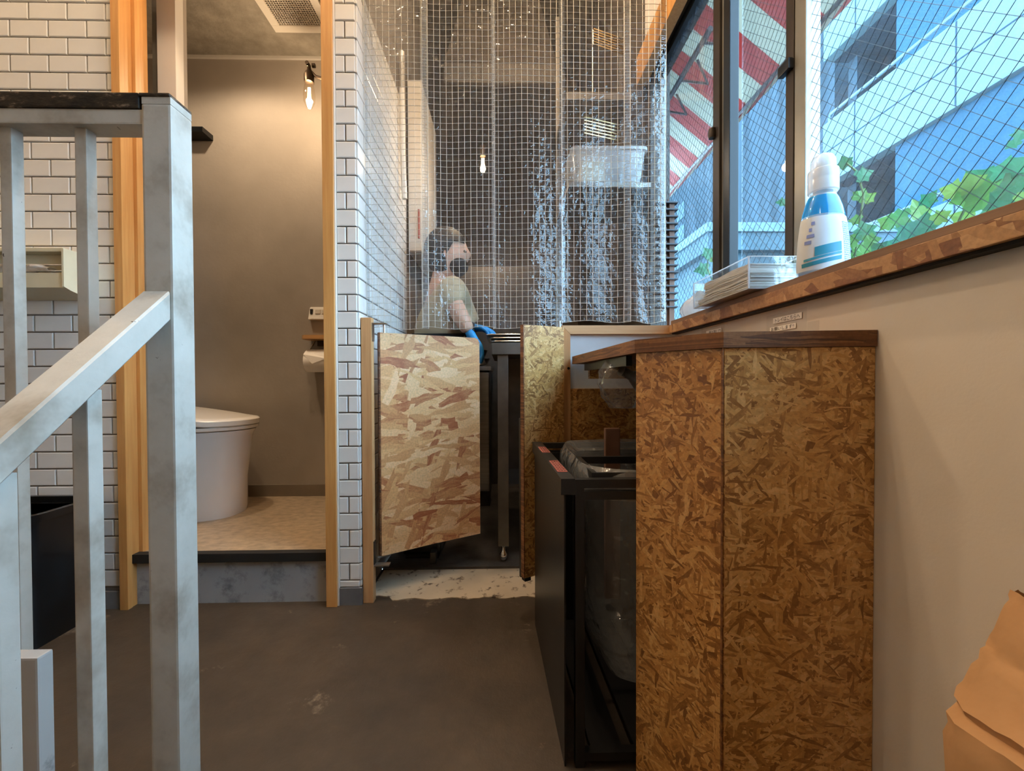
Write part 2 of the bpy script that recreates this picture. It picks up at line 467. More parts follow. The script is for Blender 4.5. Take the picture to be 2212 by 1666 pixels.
# ================================================================== SETTING
Y0 = 1.40; ZC = 3.1
XL = at(256, 820, Y0).x            # right end of the left tile wall
XJ0, XJ1 = at(262, 820, Y0).x, at(279, 820, Y0).x
XP0, XP1 = -0.542, -0.460          # partition between toilet and kitchen passage
ZS = 0.166                          # toilet floor level
YB = 2.117                          # toilet back wall
ZT = 2.283                          # toilet ceiling
struct(MB().box(-2.7, 0.66, -2.7, 1.66, -0.06, 0).build('floor', 'concrete_floor'),
       'dark brown scuffed concrete floor of the room', 'floor')
fl = MB(); pts = []
nx = 60
for i in range(nx + 1):
    x = -0.455 + i / nx * 1.07
    pts.append((x, 1.425 + 0.006 * math.sin(i * 0.9) + 0.005 * random.random() + (0.02 if i < 5 else 0)))
poly = pts + [(0.615, 1.645), (-0.455, 1.645)]
fl.prism(poly, 0.0, 0.003)
struct(fl.build('floor', 'threshold_paint'), 'worn cream painted strip of floor before the kitchen gates', 'floor')
struct(B('floor', 'kitchen_floor', -0.46, 1.0, 1.645, 3.4, -0.06, 0.012), 'dark kitchen floor beyond the swing gates', 'floor')
struct(B('floor', 'vinyl_floor', -2.0, -0.55, 1.437, 2.2, ZS - 0.025, ZS), 'tan vinyl floor of the raised toilet room', 'floor')
struct(B('wall_riser', 'riser_concrete', -1.95, -0.55, 1.425, 1.4999, -0.05, ZS - 0.026), 'stained grey concrete step riser below the toilet floor', 'wall')
struct(B('trim_1', 'black_rubber', -1.95, -0.55, 1.408, 1.436, ZS - 0.026, ZS + 0.003, bev=0.002), 'black nosing along the edge of the toilet floor', 'trim')

# ---- tiles
TP, TR, GR = 0.1182, 0.05445, 0.0042
tile_cache = {}


def tile_mesh(w, h, ax):
    key = (round(w, 4), round(h, 4), ax)
    if key in tile_cache: return tile_cache[key]
    mb = MB(); d = 0.006; b = 0.0022
    def q(u, v, k): return (u, -k, v) if ax == 'x' else (k, u, v)
    ins = lambda s, k: [q(-w / 2 + s, -h / 2 + s, k), q(w / 2 - s, -h / 2 + s, k), q(w / 2 - s, h / 2 - s, k), q(-w / 2 + s, h / 2 - s, k)]
    mb.loft([ins(0, 0), ins(0, d - 0.0015), ins(b, d)], cap0=False)
    tile_cache[key] = mb.build('tile', 'tile_white', mesh_only=True); return tile_cache[key]


def tile_field(wall, ax, base, lo, hi, zlo, zhi, z_line, joint, limit=300, stuff=None):
    """running-bond tiles on plane ax='x' (frontal wall at y=base) or 'y' (side wall at x=base)"""
    k0 = math.floor((zlo - z_line) / TR); k1 = math.ceil((zhi - z_line) / TR); rows = []
    for k in range(k0, k1):
        a = max(z_line + k * TR, zlo) + GR / 2; b = min(z_line + (k + 1) * TR, zhi) - GR / 2
        if b - a < 0.008: continue
        off = joint + (0 if k % 2 == 0 else TP / 2)
        j = math.floor((lo - off) / TP)
        while off + j * TP < hi:
            u0 = max(off + j * TP + GR / 2, lo + 0.0005); u1 = min(off + (j + 1) * TP - GR / 2, hi - 0.0005); j += 1
            if u1 - u0 < 0.006: continue
            me = tile_mesh(u1 - u0, b - a, ax)
            p = ((u0 + u1) / 2, base, (a + b) / 2) if ax == 'x' else (base, (u0 + u1) / 2, (a + b) / 2)
            rows.append((me, p))
    for me, p in rows:
        o = bpy.data.objects.new('tile', me); COL.objects.link(o); o.parent = wall; o.location = p
    return len(rows)


ZL = at(125, 156, Y0).z            # a grout row line
wl = struct(B('wall_left', 'grout', -2.7, XL, Y0 + 0.006, Y0 + 0.10, 0, ZC), 'white subway tile wall left of the toilet doorway', 'wall')
JL = at(60.4, 30, Y0).x
kz = round((ZL - at(60, 12, Y0).z) / TR)
XS = XL - 0.78
tile_field(wl, 'x', Y0 + 0.006, XS, XL, 0.058, 2.02, ZL, JL + (TP / 2 if True else 0))
rest = MB(); z = ZL - math.floor((ZL - 0.058) / TR) * TR; k = 0
while z < 2.0:
    u = -2.7 + (k % 2) * TP / 2 - TP
    while u < XS:
        a, b = max(u + GR / 2, -2.69), min(u + TP - GR / 2, XS - GR)
        if b - a > 0.01: rest.box(a, b, Y0 + 0.0005, Y0 + 0.0059, z + GR / 2, z + TR - GR / 2)
        u += TP
    z += TR; k += 1
ro = rest.build('tile', 'tile_white', wl); ro['kind'] = 'stuff'
struct(B('wall_left', 'wall_white', -2.7, XL, Y0, Y0 + 0.0059, 2.022, ZC), 'plain painted wall above the left tiles', 'wall')
struct(B('wall_partition', 'wall_white', XP0 + 0.012, XP1, Y0, Y0 + 0.0059, 2.022, ZC), 'plain painted wall above the tile column', 'wall')
struct(B('baseboard_left', 'base_grey', -2.7, XL, Y0 - 0.004, Y0 + 0.006, 0, 0.056), 'grey baseboard under the left tile wall', 'baseboard')
wp = struct(B('wall_partition', 'grout', XP0 + 0.012, XP1 - 0.006, Y0 + 0.006, 2.62, 0, ZC), 'tiled partition between the toilet doorway and the kitchen passage', 'wall')
ZL2 = at(745, 156, Y0).z
tile_field(wp, 'x', Y0 + 0.006, XP0 + 0.012, XP1 - 0.0061, 0.056, 2.02, ZL2, at(743.5, 30, Y0).x)
tile_field(wp, 'y', XP1 - 0.006, Y0 + 0.001, 2.10, 0.056, 2.02, ZL2, Y0 + 0.004 + TP / 2)
struct(B('baseboard_partition', 'base_grey', XP0 + 0.012, XP1 + 0.002, Y0 - 0.004, Y0 + 0.0059, 0, 0.056), 'stained grey baseboard at the foot of the tiled partition', 'baseboard')
# ---- toilet room shell
struct(B('wall_back', 'plaster_grey', -2.0, XP0, YB, YB + 0.08, 0, ZC), 'grey plaster back wall of the toilet', 'wall')
struct(B('wall_inner_left', 'plaster_grey', -2.0, -1.95, 1.5, YB, 0, ZC), 'grey plaster side wall of the toilet', 'wall')
struct(B('wall_inner_right', 'plaster_grey', XP0, XP0 + 0.0119, 1.46, YB, 0, ZC), 'grey plaster face of the partition inside the toilet', 'wall')
struct(B('ceiling', 'ceiling_rough', -2.0, XP0, 1.46, YB, ZT, ZT + 0.05), 'rough grey toilet ceiling', 'ceiling')
struct(B('trim_2', 'wall_white', -1.95, XP0, YB - 0.012, YB, ZT - 0.012, ZT), 'thin pale trim between toilet wall and ceiling', 'trim')
struct(B('baseboard_back', 'base_brown', -1.95, XP0, YB - 0.008, YB, ZS, ZS + 0.056), 'brown grey baseboard along the toilet back wall', 'baseboard')
struct(B('wall_header', 'wall_white', XL, XP0 + 0.012, Y0 + 0.006, Y0 + 0.10, 2.2, ZC), 'wall above the toilet doorway', 'wall')
# door frame
lj = thing('trim_3', 'orange pine jamb at the left of the toilet doorway', 'door frame', (XJ0, Y0, 0)); lj['kind'] = 'structure'
B('face_board', 'pine_orange_z', XJ0 - 0.006, XJ0 + 0.020, Y0 - 0.012, Y0 + 0.006, 0, 2.2, parent=lj, bev=0.0015)
B('jamb_board', 'pine_orange_z', XL, XJ0 + 0.018, Y0 + 0.006, Y0 + 0.10, 0, 2.2, parent=lj, bev=0.0015)
B('stop_strip', 'pine_orange_z', XJ0 + 0.018, XJ0 + 0.030, Y0 + 0.035, Y0 + 0.062, 0.0, 2.2, parent=lj, bev=0.002)
rj = thing('trim_4', 'orange pine post between the toilet doorway and the tile column', 'door frame', (XP0, Y0, 0)); rj['kind'] = 'structure'
B('face_board', 'pine_orange_z', XP0 - 0.026, XP0 + 0.008, Y0 - 0.014, Y0 + 0.006, 0, 2.2, parent=rj, bev=0.0015)
B('jamb_board', 'pine_orange_z', XP0 - 0.024, XP0 + 0.004, Y0 + 0.006, Y0 + 0.06, 0, 2.2, parent=rj, bev=0.0015)
B('edge_strip', 'paper_white', XP0 + 0.0081, XP0 + 0.0118, Y0 - 0.006, Y0 + 0.006, 0, 2.2, parent=rj)
# white inner door leaf standing open
dl = thing('door_1', 'white toilet door standing open behind the railing post', 'door', (-1.22, 1.56, ZS)); dl['kind'] = 'structure'
a = at(329, 100, 1.56).x; b = at(346, 100, 1.56).x; c = at(395, 100, 1.58).x; d = at(409, 100, 1.62).x
B('edge_strip', 'alu_frame', a, b, 1.56, 1.60, ZS + 0.003, 2.2, parent=dl)
B('leaf', 'wall_white', b, c, 1.545, 1.585, ZS + 0.003, 2.2, parent=dl, bev=0.002)
B('edge_strip', 'plaster_grey', c, d, 1.56, 1.60, ZS + 0.003, 2.2, parent=dl)

# ---- outer shell
XW = 0.556
struct(B('ceiling', 'wall_white', -2.7, 1.0, -2.7, Y0, ZC, ZC + 0.06), 'ceiling of the room', 'ceiling')
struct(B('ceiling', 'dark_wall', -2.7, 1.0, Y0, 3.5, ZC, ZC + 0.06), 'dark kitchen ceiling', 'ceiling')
struct(B('wall_far_left', 'wall_white', -2.76, -2.7, -2.7, 1.5, 0, ZC), 'left end wall of the room', 'wall')
struct(B('wall_rear', 'wall_white', -2.7, 1.0, -2.76, -2.7, 0, ZC), 'wall behind the viewer', 'wall')
struct(B('wall_right', 'wall_beige', XW, 0.705, -2.7, 1.8, 0, 0.8745), 'plain beige wall under the window sill', 'wall')
struct(B('wall_right', 'wall_white', 0.60, 0.705, -2.7, 0.10, 0.8745, ZC), 'right wall beside the window', 'wall')  # unseen stretch closing the window early to cut daylight on the railing front
struct(B('wall_right', 'wall_white', 0.60, 0.705, 0.10, 1.8, 2.012, ZC), 'wall above the window', 'wall')
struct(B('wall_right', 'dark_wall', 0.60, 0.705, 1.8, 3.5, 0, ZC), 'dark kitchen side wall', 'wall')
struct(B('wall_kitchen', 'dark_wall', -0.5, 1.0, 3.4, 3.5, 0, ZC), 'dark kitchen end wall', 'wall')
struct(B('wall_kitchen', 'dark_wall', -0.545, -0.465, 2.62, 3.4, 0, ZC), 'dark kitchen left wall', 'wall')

# ---- window
XG = 0.63; ZW0, ZW1 = 0.9145, 1.972
w = thing('window_1', 'bronze framed sliding window of wired glass', 'window', (XG, 1.0, ZW0)); w['kind'] = 'structure'
B('rail', 'bronze_frame', XG - 0.025, XG + 0.05, 0.10, 1.8, ZW1 - 0.005, ZW1 + 0.04, parent=w)
B('rail', 'bronze_frame', XG + 0.0, XG + 0.05, 0.10, 1.8, 0.8746, ZW0 + 0.004, parent=w)
B('rail', 'frame_black', XG - 0.010, XG + 0.02, 1.25, 1.76, ZW1 - 0.035, ZW1 - 0.0051, parent=w)
B('stile', 'bronze_frame', XG - 0.02, XG + 0.05, 1.76, 1.8, ZW0, ZW1, parent=w)
B('stile', 'bronze_frame', XG - 0.012, XG + 0.012, 1.217, 1.255, ZW0, ZW1 - 0.005, parent=w, bev=0.003)
B('stile', 'alu_frame', XG - 0.004, XG + 0.014, 1.199, 1.217, ZW0, ZW1 - 0.005, parent=w)
B('stile', 'frame_black', XG - 0.010, XG + 0.016, 1.166, 1.199, ZW0, ZW1 - 0.005, parent=w, bev=0.002)
B('stile', 'bronze_frame', XG + 0.012, XG + 0.042, 0.940, 0.967, ZW0, ZW1 - 0.005, parent=w, bev=0.002)
B('stile', 'alu_frame', XG + 0.014, XG + 0.046, 0.905, 0.940, ZW0, ZW1 - 0.005, parent=w, bev=0.002)
B('stile', 'bronze_frame', XG + 0.0, XG + 0.04, 0.10, 0.15, ZW0, ZW1 - 0.005, parent=w)
MB().lathe([(0.0, 0.0), (0.010, 0.001), (0.012, 0.01), (0.010, 0.028), (0.004, 0.032), (0, 0.033)], (XG - 0.018, 1.246, at(1548, 300, 1.246).z), 14, closed=False).build('latch', 'bronze_frame', w, True)
lt = at(1706, 145, 0.955)
MB().box(XG + 0.0, XG + 0.014, 0.94, 0.978, lt.z - 0.012, lt.z + 0.012, bev=0.003).build('latch', 'frame_black', w)


MB().box(XG - 0.0309, XG + 0.0, 0.10, 1.354, 0.8746, 0.9131).build('inner_ledge', 'sill_strip', w)


def pane(y0, y1, x):
    p = B('pane', 'window_glass', x - 0.002, x + 0.002, y0, y1, ZW0, ZW1 - 0.005, parent=w)
    mb = MB(); s = 0.0200 * math.sqrt(2); z0, z1 = ZW0, ZW1 - 0.006
    for sg in (1, -1):
        k = math.floor((y0 - sg * z1) / s) - 60
        while k < 400:
            c = k * s; k += 1
            # line y = c + sg*z
            ya, yb = c + sg * z0, c + sg * z1; za, zb = z0, z1
            lo, hi = y0, y1
            if max(ya, yb) < lo or min(ya, yb) > hi: continue
            def clip(y, z):
                if y < lo: return lo, (lo - c) / sg
                if y > hi: return hi, (hi - c) / sg
                return y, z
            ya, za = clip(ya, za); yb, zb = clip(yb, zb)
            if abs(ya - yb) < 0.01: continue
            mb.tube([(x - 0.0005, ya, za), (x - 0.0005, yb, zb)], 0.00055, 3, caps=False)
    o = mb.build('wire_mesh', 'frame_black', w); o['kind'] = 'stuff'
    return p


pane(1.255, 1.76, XG + 0.004)
pane(0.967, 1.170, XG + 0.028)
pane(0.15, 0.905,
     XG + 0.028)
# sill
ws = thing('window_sill', 'OSB window sill board with a thin wood strip along its top', 'sill', (0.54, 0.6, 0.874))
B('board', 'osb_sill', 0.53, XG - 0.031, -1.4, 1.354, 0.8746, 0.9005, parent=ws, bev=0.001)
B('strip', 'sill_strip', 0.5345, XG - 0.031, -1.4, 1.354, 0.9015, 0.9131, parent=ws, bev=0.001)
B('shadow_gap', 'black_rubber', 0.5335, 0.598, -1.4, 1.354, 0.90055, 0.90145, parent=ws)  # solid black strip standing in for the shade inside the gap
B('batten', 'black_rubber', 0.538, 0.5559, -1.4, 1.354, 0.8705, 0.8745, parent=ws)
hd = thing('window_header', 'orange wood lining board above the kitchen end of the window', 'trim', (0.58, 1.5, 1.95))
B('board', 'pine_orange_z', 0.562, 0.5999, 0.2, 1.79, 1.945, 2.06, parent=hd, bev=0.002)

# ================================================================== RAILING
rl = thing('stair_railing', 'chipped white steel stair railing with square balusters', 'railing', (-0.59, 0.76, 0))
PF = 0.738
px0, px1 = at(314, 820, PF).x, at(377, 820, PF).x      # post front face
PW = px1 - px0; PB = PF + 0.05
ztop = at(200, 199, PF).z; zlow = at(200, 266, PF).z
MB().box(px0, px1, PF, PB, 0, ztop - 0.018, bev=0.004).build('post', 'rail_paint', rl)
MB().box(px0 + 0.0005, px1 - 0.0005, PF + 0.0005, PB - 0.0005, ztop - 0.0179, ztop - 0.0063).build('post_head', 'rail_paint', rl)
MB().box(px0 - 1.2, px1 - 0.002, PF + 0.002, PB - 0.006, zlow, ztop - 0.0261, bev=0.003).build('top_rail', 'rail_paint', rl)
MB().box(px0 - 1.2, px1 - 0.052, PF - 0.001, PB - 0.002, ztop - 0.026, ztop, bev=0.003).build('rail_cap', 'rail_rust', rl)
MB().box(px0 - 0.003, px1 - 0.001, PF - 0.0015, PB + 0.001, ztop - 0.0062, ztop - 0.0005, bev=0.002).build('post_cap', 'rail_rust', rl)
bw = 0.0195
for pf in (152, -12, -170, -320):
    x = at(pf, 820, PF).x
    MB().box(x, x + bw, PF + 0.014, PF + 0.014 + bw, 0.0, zlow + 0.001, bev=0.002).build('baluster', 'rail_paint', rl)
# stair handrail, runs towards the viewer and down in the plane of the post
xr1 = px1 - 0.002; xr0 = xr1 - 0.046
ya, yb = PF - 0.002, 0.18
zt = at(372, 628, PF).z
sl = 0.87
za_ = zt; zb_ = zt - (ya - yb) * sl; hh = 0.050
mb = MB(); mb.loft([[(xr0, ya, za_ - hh), (xr1, ya, za_ - hh), (xr1, ya, za_), (xr0, ya, za_)],
                    [(xr0, yb, zb_ - hh), (xr1, yb, zb_ - hh), (xr1, yb, zb_), (xr0, yb, zb_)]])
bmesh.ops.bevel(mb.bm, geom=mb.bm.edges[:], offset=0.003, segments=1, affect='EDGES')
mb.build('handrail', 'rail_paint', rl)
for yc in (0.60, 0.492, 0.385, 0.28):
    ztp = za_ - (ya - yc) * sl - 0.045
    x = xr1 - 0.012 - 0.022
    MB().box(x, x + 0.022, yc, yc + 0.022, 0.0, ztp, bev=0.002).build('baluster', 'rail_paint', rl)
sk = atx(62, 1402, -0.62); 
mbp = MB(); yk0 = 0.565; yk1 = 0.585
zk = at(80, 1402, 0.585).z; xk0 = at(20, 1400, 0.575).x; xk1 = at(100, 1500, 0.575).x; zkb = at(90, 1650, 0.575).z
o = MB().box(xk0, xk1, yk0, yk1, 0.0, zk, bev=0.003).build('kick_plate', 'dirty_white', rl)

# ================================================================== LEFT WALL ITEMS
# black waste bin
bn = thing('waste_bin', 'black rectangular plastic waste bin by the left tile wall', 'bin', (-1.38, 1.27, 0))
bx0, bx1, by0, by1, bh = -1.60, -1.255, 1.165, 1.375, 0.372


def rrect(x0, x1, y0, y1, z, r, n=5):
    out = []
    for cx, cy, a0 in ((x1 - r, y1 - r, 0), (x0 + r, y1 - r, 90), (x0 + r, y0 + r, 180), (x1 - r, y0 + r, 270)):
        for k in range(n + 1):
            an = math.radians(a0 + 90 * k / n); out.append((cx + r * math.cos(an), cy + r * math.sin(an), z))
    return out


t = 0.0
mb = MB(); mb.loft([rrect(bx0 + 0.03, bx1 - 0.015, by0 + 0.01, by1 - 0.02, 0.0, 0.02), rrect(bx0, bx1, by0, by1 - 0.004, bh - 0.02, 0.025),
                    rrect(bx0 + 0.006, bx1 - 0.006, by0 + 0.006, by1 - 0.010, bh - 0.02, 0.022), rrect(bx0 + 0.036, bx1 - 0.022, by0 + 0.017, by1 - 0.027, 0.012, 0.02)])
mb.build('body', 'black_plastic', bn, True)
mb = MB(); mb.loft([rrect(bx0 - 0.008, bx1 + 0.010, by0 - 0.008, by1 + 0.004, bh - 0.022, 0.03), rrect(bx0 - 0.010, bx1 + 0.012, by0 - 0.010, by1 + 0.006, bh, 0.03),
                    rrect(bx0 + 0.004, bx1 - 0.004, by0 + 0.004, by1 - 0.008, bh, 0.024), rrect(bx0 + 0.004, bx1 - 0.004, by0 + 0.004, by1 - 0.008, bh - 0.022, 0.024)])
mb.build('rim', 'black_plastic', bn, True)
MB().box(bx0 + 0.05, bx1 - 0.06, by1 - 0.05, by1 - 0.046, 0.06, bh - 0.04, bev=0.001).build('paper_sheet', 'paper_white')
tag(bpy.data.objects['paper_sheet'], 'white paper sheet standing inside the black waste bin', 'paper')
# cream dispenser on the wall
dp = thing('wall_dispenser', 'cream plastic holder tray fixed to the left tile wall', 'dispenser', (-1.35, 1.36, 1.05))
dy = 1.30
dx1 = at(133, 580, dy).x; dz1 = at(90, 534, dy).z; dz0 = at(90, 622, dy).z; dx0 = dx1 - 0.36
B('back_panel', 'cream_plastic', dx0, dx1, 1.390, 1.3985, dz0 - 0.004, dz1 - 0.004, parent=dp)
B('inner_back', 'cream_plastic', dx0, dx1 - 0.001, dy + 0.034, dy + 0.040, dz0 + 0.0, dz1 - 0.0125, parent=dp)
B('top_lip', 'cream_plastic', dx0, dx1, dy + 0.004, 1.395, dz1 - 0.012, dz1, parent=dp, bev=0.002)
mb = MB(); mb.loft([[(x, dy + 0.01, dz0 + 0.002), (x, 1.395, dz0 - 0.020), (x, 1.395, dz0 - 0.012), (x, dy + 0.01, dz0 + 0.012)] for x in (dx0, dx1)])
mb.build('bottom_tray', 'cream_plastic', dp)
B('front_apron', 'cream_plastic', dx0, dx1 - 0.001, dy + 0.006, dy + 0.012, dz0 + 0.002, dz0 + 0.046, parent=dp, bev=0.001)
for x in (dx0 - 0.006, dx1):
    mb = MB(); pr = [(dy, dz1 - 0.003), (1.398, dz1 - 0.003), (1.398, dz0 - 0.024), (dy + 0.02, dz0 - 0.004), (dy, dz0 + 0.004)]
    mb.loft([[(x, p[0], p[1]) for p in pr], [(x + 0.006, p[0], p[1]) for p in pr]]); mb.build('end_cap', 'cream_plastic', dp)
for zz in (at(110, 569, dy).z, at(110, 582, dy).z):
    MB().tube([(dx0, dy + 0.018, zz), (dx1, dy + 0.018, zz)], 0.0022, 8).build('rod', 'chrome', dp, True)
random.seed(3)
fm = MB(); fm.grid(lambda u, v: Vector((dx0 + 0.02 + u * 0.30, dy + 0.016 + 0.016 * math.sin(v * 6.3) + 0.006 * math.sin(u * 31 + v * 5), at(60, 584, dy).z + 0.034 * (1 - 0.6 * u * u) * (0.5 + 0.5 * math.cos(v * 6.3)) + 0.004 * math.sin(u * 23))), 26, 14)
tag(fm.build('plastic_film', 'bag_white', None, True), 'crumpled clear plastic film lying in the cream wall holder', 'plastic film')

# ================================================================== TOILET ROOM THINGS
tl = thing('toilet', 'white tankless toilet with closed lid facing right', 'toilet', (-1.30, 1.86, ZS))
tipx = at(549, 900, 1.86).x; cy = 1.86


def egg(xf, xb, hw, z, n=36, p=2.3):
    out = []; cx = xb + (xf - xb) * 0.42
    for k in range(n):
        an = 2 * math.pi * k / n; c, s_ = math.cos(an), math.sin(an)
        rx = (xf - cx) if c > 0 else (cx - xb)
        out.append((cx + rx * math.copysign(abs(c) ** (2 / p), c), cy + hw * math.copysign(abs(s_) ** (2 / p), s_), z))
    return out


zl = at(540, 928, 1.80).z
mb = MB(); base_f = at(521, 1100, 1.86).x
mb.loft([egg(base_f, tipx - 0.62, 0.145, ZS, p=2.8), egg(base_f + 0.004, tipx - 0.62, 0.147, ZS + 0.02, p=2.8), egg(base_f + 0.4 * (tipx - 0.03 - base_f), tipx - 0.63, 0.160, ZS + 0.15), egg(tipx - 0.026, tipx - 0.64, 0.178, zl - 0.03), egg(tipx - 0.012, tipx - 0.64, 0.185, zl - 0.004)])
mb.build('bowl', 'ceramic', tl, True)
mb = MB(); mb.loft([egg(tipx - 0.014, tipx - 0.60, 0.183, zl - 0.002), egg(tipx - 0.004, tipx - 0.60, 0.19, zl + 0.002), egg(tipx - 0.002, tipx - 0.60, 0.191, zl + 0.014), egg(tipx - 0.010, tipx - 0.60, 0.186, zl + 0.0155)])
mb.build('seat', 'seat_plastic', tl, True)


def lid_ring(ins, dz):
    return [(x, y, zl + 0.016 + dz + max(0, (tipx - 0.10 - x)) * 0.13) for x, y, _ in egg(tipx - ins, tipx - 0.58, 0.192 - ins, 0)]


mb = MB(); mb.loft([lid_ring(0.004, 0), lid_ring(0.0, 0.004), lid_ring(0.0, 0.022), lid_ring(0.006, 0.029), lid_ring(0.03, 0.033)])
mb.build('lid', 'seat_plastic', tl, True)
MB().box(tipx - 0.70, tipx - 0.56, cy - 0.19, cy + 0.19, ZS, zl + 0.12, bev=0.02).build('control_housing', 'seat_plastic', tl, True)
# ceiling vent
vx0 = at(596, 80, 1.952).x; vx1 = vx0 + 0.255; vy1 = 1.952; vy0 = vy1 - 0.30
cv = thing('ceiling_vent', 'white framed extractor vent grille in the toilet ceiling', 'vent', ((vx0 + vx1) / 2, 1.80, ZT))
for q in ((vx0, vx1, vy1 - 0.037, vy1), (vx0, vx1, vy0, vy0 + 0.037), (vx0, vx0 + 0.034, vy0 + 0.0371, vy1 - 0.0371), (vx1 - 0.034, vx1, vy0 + 0.0371, vy1 - 0.0371)):
    B('frame_bar', 'vent_white', q[0], q[1], q[2], q[3], ZT - 0.012, ZT, parent=cv, bev=0.002)
B('backing', 'vent_dark', vx0 + 0.034, vx1 - 0.034, vy0 + 0.037, vy1 - 0.037, ZT - 0.003, ZT, parent=cv)
mb = MB(); gx0, gx1, gy0, gy1 = vx0 + 0.034, vx1 - 0.034, vy0 + 0.037, vy1 - 0.037
for k in range(19):
    x = gx0 + (gx1 - gx0) * k / 18; mb.box(x - 0.0011, x + 0.0011, gy0, gy1, ZT - 0.008, ZT - 0.004)
for k in range(25):
    y = gy0 + (gy1 - gy0) * k / 24; mb.box(gx0, gx1, y - 0.0011, y + 0.0011, ZT - 0.0085, ZT - 0.0045)
g = mb.build('grille', 'vent_white', cv); g['kind'] = 'stuff'
# wall lamp
LB = at(668, 205, 1.88)
wlmp = thing('wall_lamp', 'dark brass wall lamp with a glowing bare bulb in the toilet', 'lamp', (XP0 - 0.01, 1.88, LB.z))
sz = LB.z + 0.062
MB().lathe([(0.0, -0.055), (0.012, -0.053), (0.0225, -0.030), (0.024, -0.005), (0.021, 0.025), (0.016, 0.045), (0.015, 0.052)], (LB.x, LB.y, LB.z), 24, closed=False).build('bulb', 'bulb_glass', wlmp, True)
mb = MB()
for dx in (-0.006, 0.0, 0.006):
    mb.tube([(LB.x + dx, LB.y, LB.z - 0.028), (LB.x + dx * 0.6, LB.y, LB.z + 0.03)], 0.0022, 6)
mb.build('filament', 'filament', wlmp)
MB().lathe([(0.0165, -0.012), (0.020, -0.010), (0.021, 0.02), (0.017, 0.03), (0.011, 0.040), (0.008, 0.055)], (LB.x, LB.y, sz), 20).build('socket', 'brass_dark', wlmp, True)
MB().tube([(LB.x - 0.004, LB.y, sz + 0.07), (LB.x, LB.y, sz + 0.045), (LB.x + 0.03, LB.y, sz + 0.015), (XP0 - 0.004, LB.y, LB.z + 0.01)], 0.0065, 8).build('arm', 'brass_dark', wlmp, True)
MB().tube([(LB.x - 0.004, LB.y - 0.012, sz + 0.068), (LB.x - 0.004, LB.y + 0.012, sz + 0.068)], 0.008, 10).build('joint', 'brass_dark', wlmp, True)
MB().tube([(LB.x + 0.014, LB.y, sz + 0.062), (LB.x + 0.026, LB.y, sz + 0.062)], 0.009, 10).build('thumb_screw', 'brass_dark', wlmp, True)
MB().lathe([(0.0, -0.0), (0.05, 0.0), (0.05, 0.012), (0.0, 0.014)], (0, 0, 0), 24, closed=False).build('wall_plate', 'brass_dark', wlmp, True)
wlp = [c for c in wlmp.children if c.name.startswith('wall_plate')][0]
wlp.location = (0.008, 0, 0.0); wlp.rotation_euler = (0, -math.pi / 2, 0)


def point(parent, loc, power, rad=0.03, name='lamp_light', col=WARM):
    ld = bpy.data.lights.new(name, 'POINT'); ld.energy = power; ld.color = col; ld.shadow_soft_size = rad
    lo = bpy.data.objects.new(name, ld); COL.objects.link(lo)
    if parent is not None: lo.parent = parent; lo.location = Vector(loc) - wloc(parent)
    else: lo.location = loc
    return lo


point(wlmp, (LB.x, LB.y, LB.z - 0.005), TOILET_LAMP_W, 0.018)
dlx, dly = -1.16, 1.62
dn = thing('downlight', 'unseen added downlight in the toilet ceiling near the doorway', 'lamp', (dlx, dly, ZT))  # out of view, added to throw a light cone on the back wall
MB().lathe([(0.045, 0.0), (0.058, 0.0), (0.060, -0.006), (0.046, -0.008), (0.045, 0.0)], (dlx, dly, ZT), 24, closed=False).build('trim_ring', 'vent_white', dn, True)
MB().lathe([(0.0, -0.001), (0.0449, -0.001), (0.0449, -0.003), (0.0, -0.003)], (dlx, dly, ZT), 24, closed=False).build('lens', 'lens_glow', dn, True)
sd = bpy.data.lights.new('added_downlight_beam', 'SPOT'); sd.energy = ADDED_DOWNLIGHT_W; sd.color = WARM; sd.spot_size = math.radians(158); sd.spot_blend = 0.35; sd.shadow_soft_size = 0.04
so = bpy.data.objects.new('added_downlight_beam', sd); COL.objects.link(so); so.parent = dn; so.location = (0, 0, -0.012)
# remote panel
ra = at(671.5, 664, YB); rb = at(740, 692, YB)
rm = thing('remote_panel', 'white toilet remote control panel on the grey wall', 'remote', (ra.x + 0.07, YB, rb.z))
mb = MB(); mb.loft([[(ra.x, YB - 0.012, ra.z), (ra.x + 0.20, YB - 0.012, ra.z), (ra.x + 0.20, YB, ra.z), (ra.x, YB, ra.z)],
                    [(ra.x - 0.004, YB - 0.026, rb.z), (ra.x + 0.20, YB - 0.026, rb.z), (ra.x + 0.20, YB, rb.z), (ra.x - 0.004, YB, rb.z)]])
bmesh.ops.bevel(mb.bm, geom=mb.bm.edges[:], offset=0.003, segments=2, affect='EDGES')
mb.build('body', 'seat_plastic', rm)
B('display', 'ink_black', ra.x + 0.006, ra.x + 0.017, YB - 0.0235, YB - 0.014, ra.z - 0.036, ra.z - 0.012, parent=rm)
for k in range(3):
    B('button', 'vent_white', ra.x + 0.03 + k * 0.03, ra.x + 0.054 + k * 0.03, YB - 0.0235, YB - 0.014, ra.z - 0.034, ra.z - 0.014, parent=rm, bev=0.001)
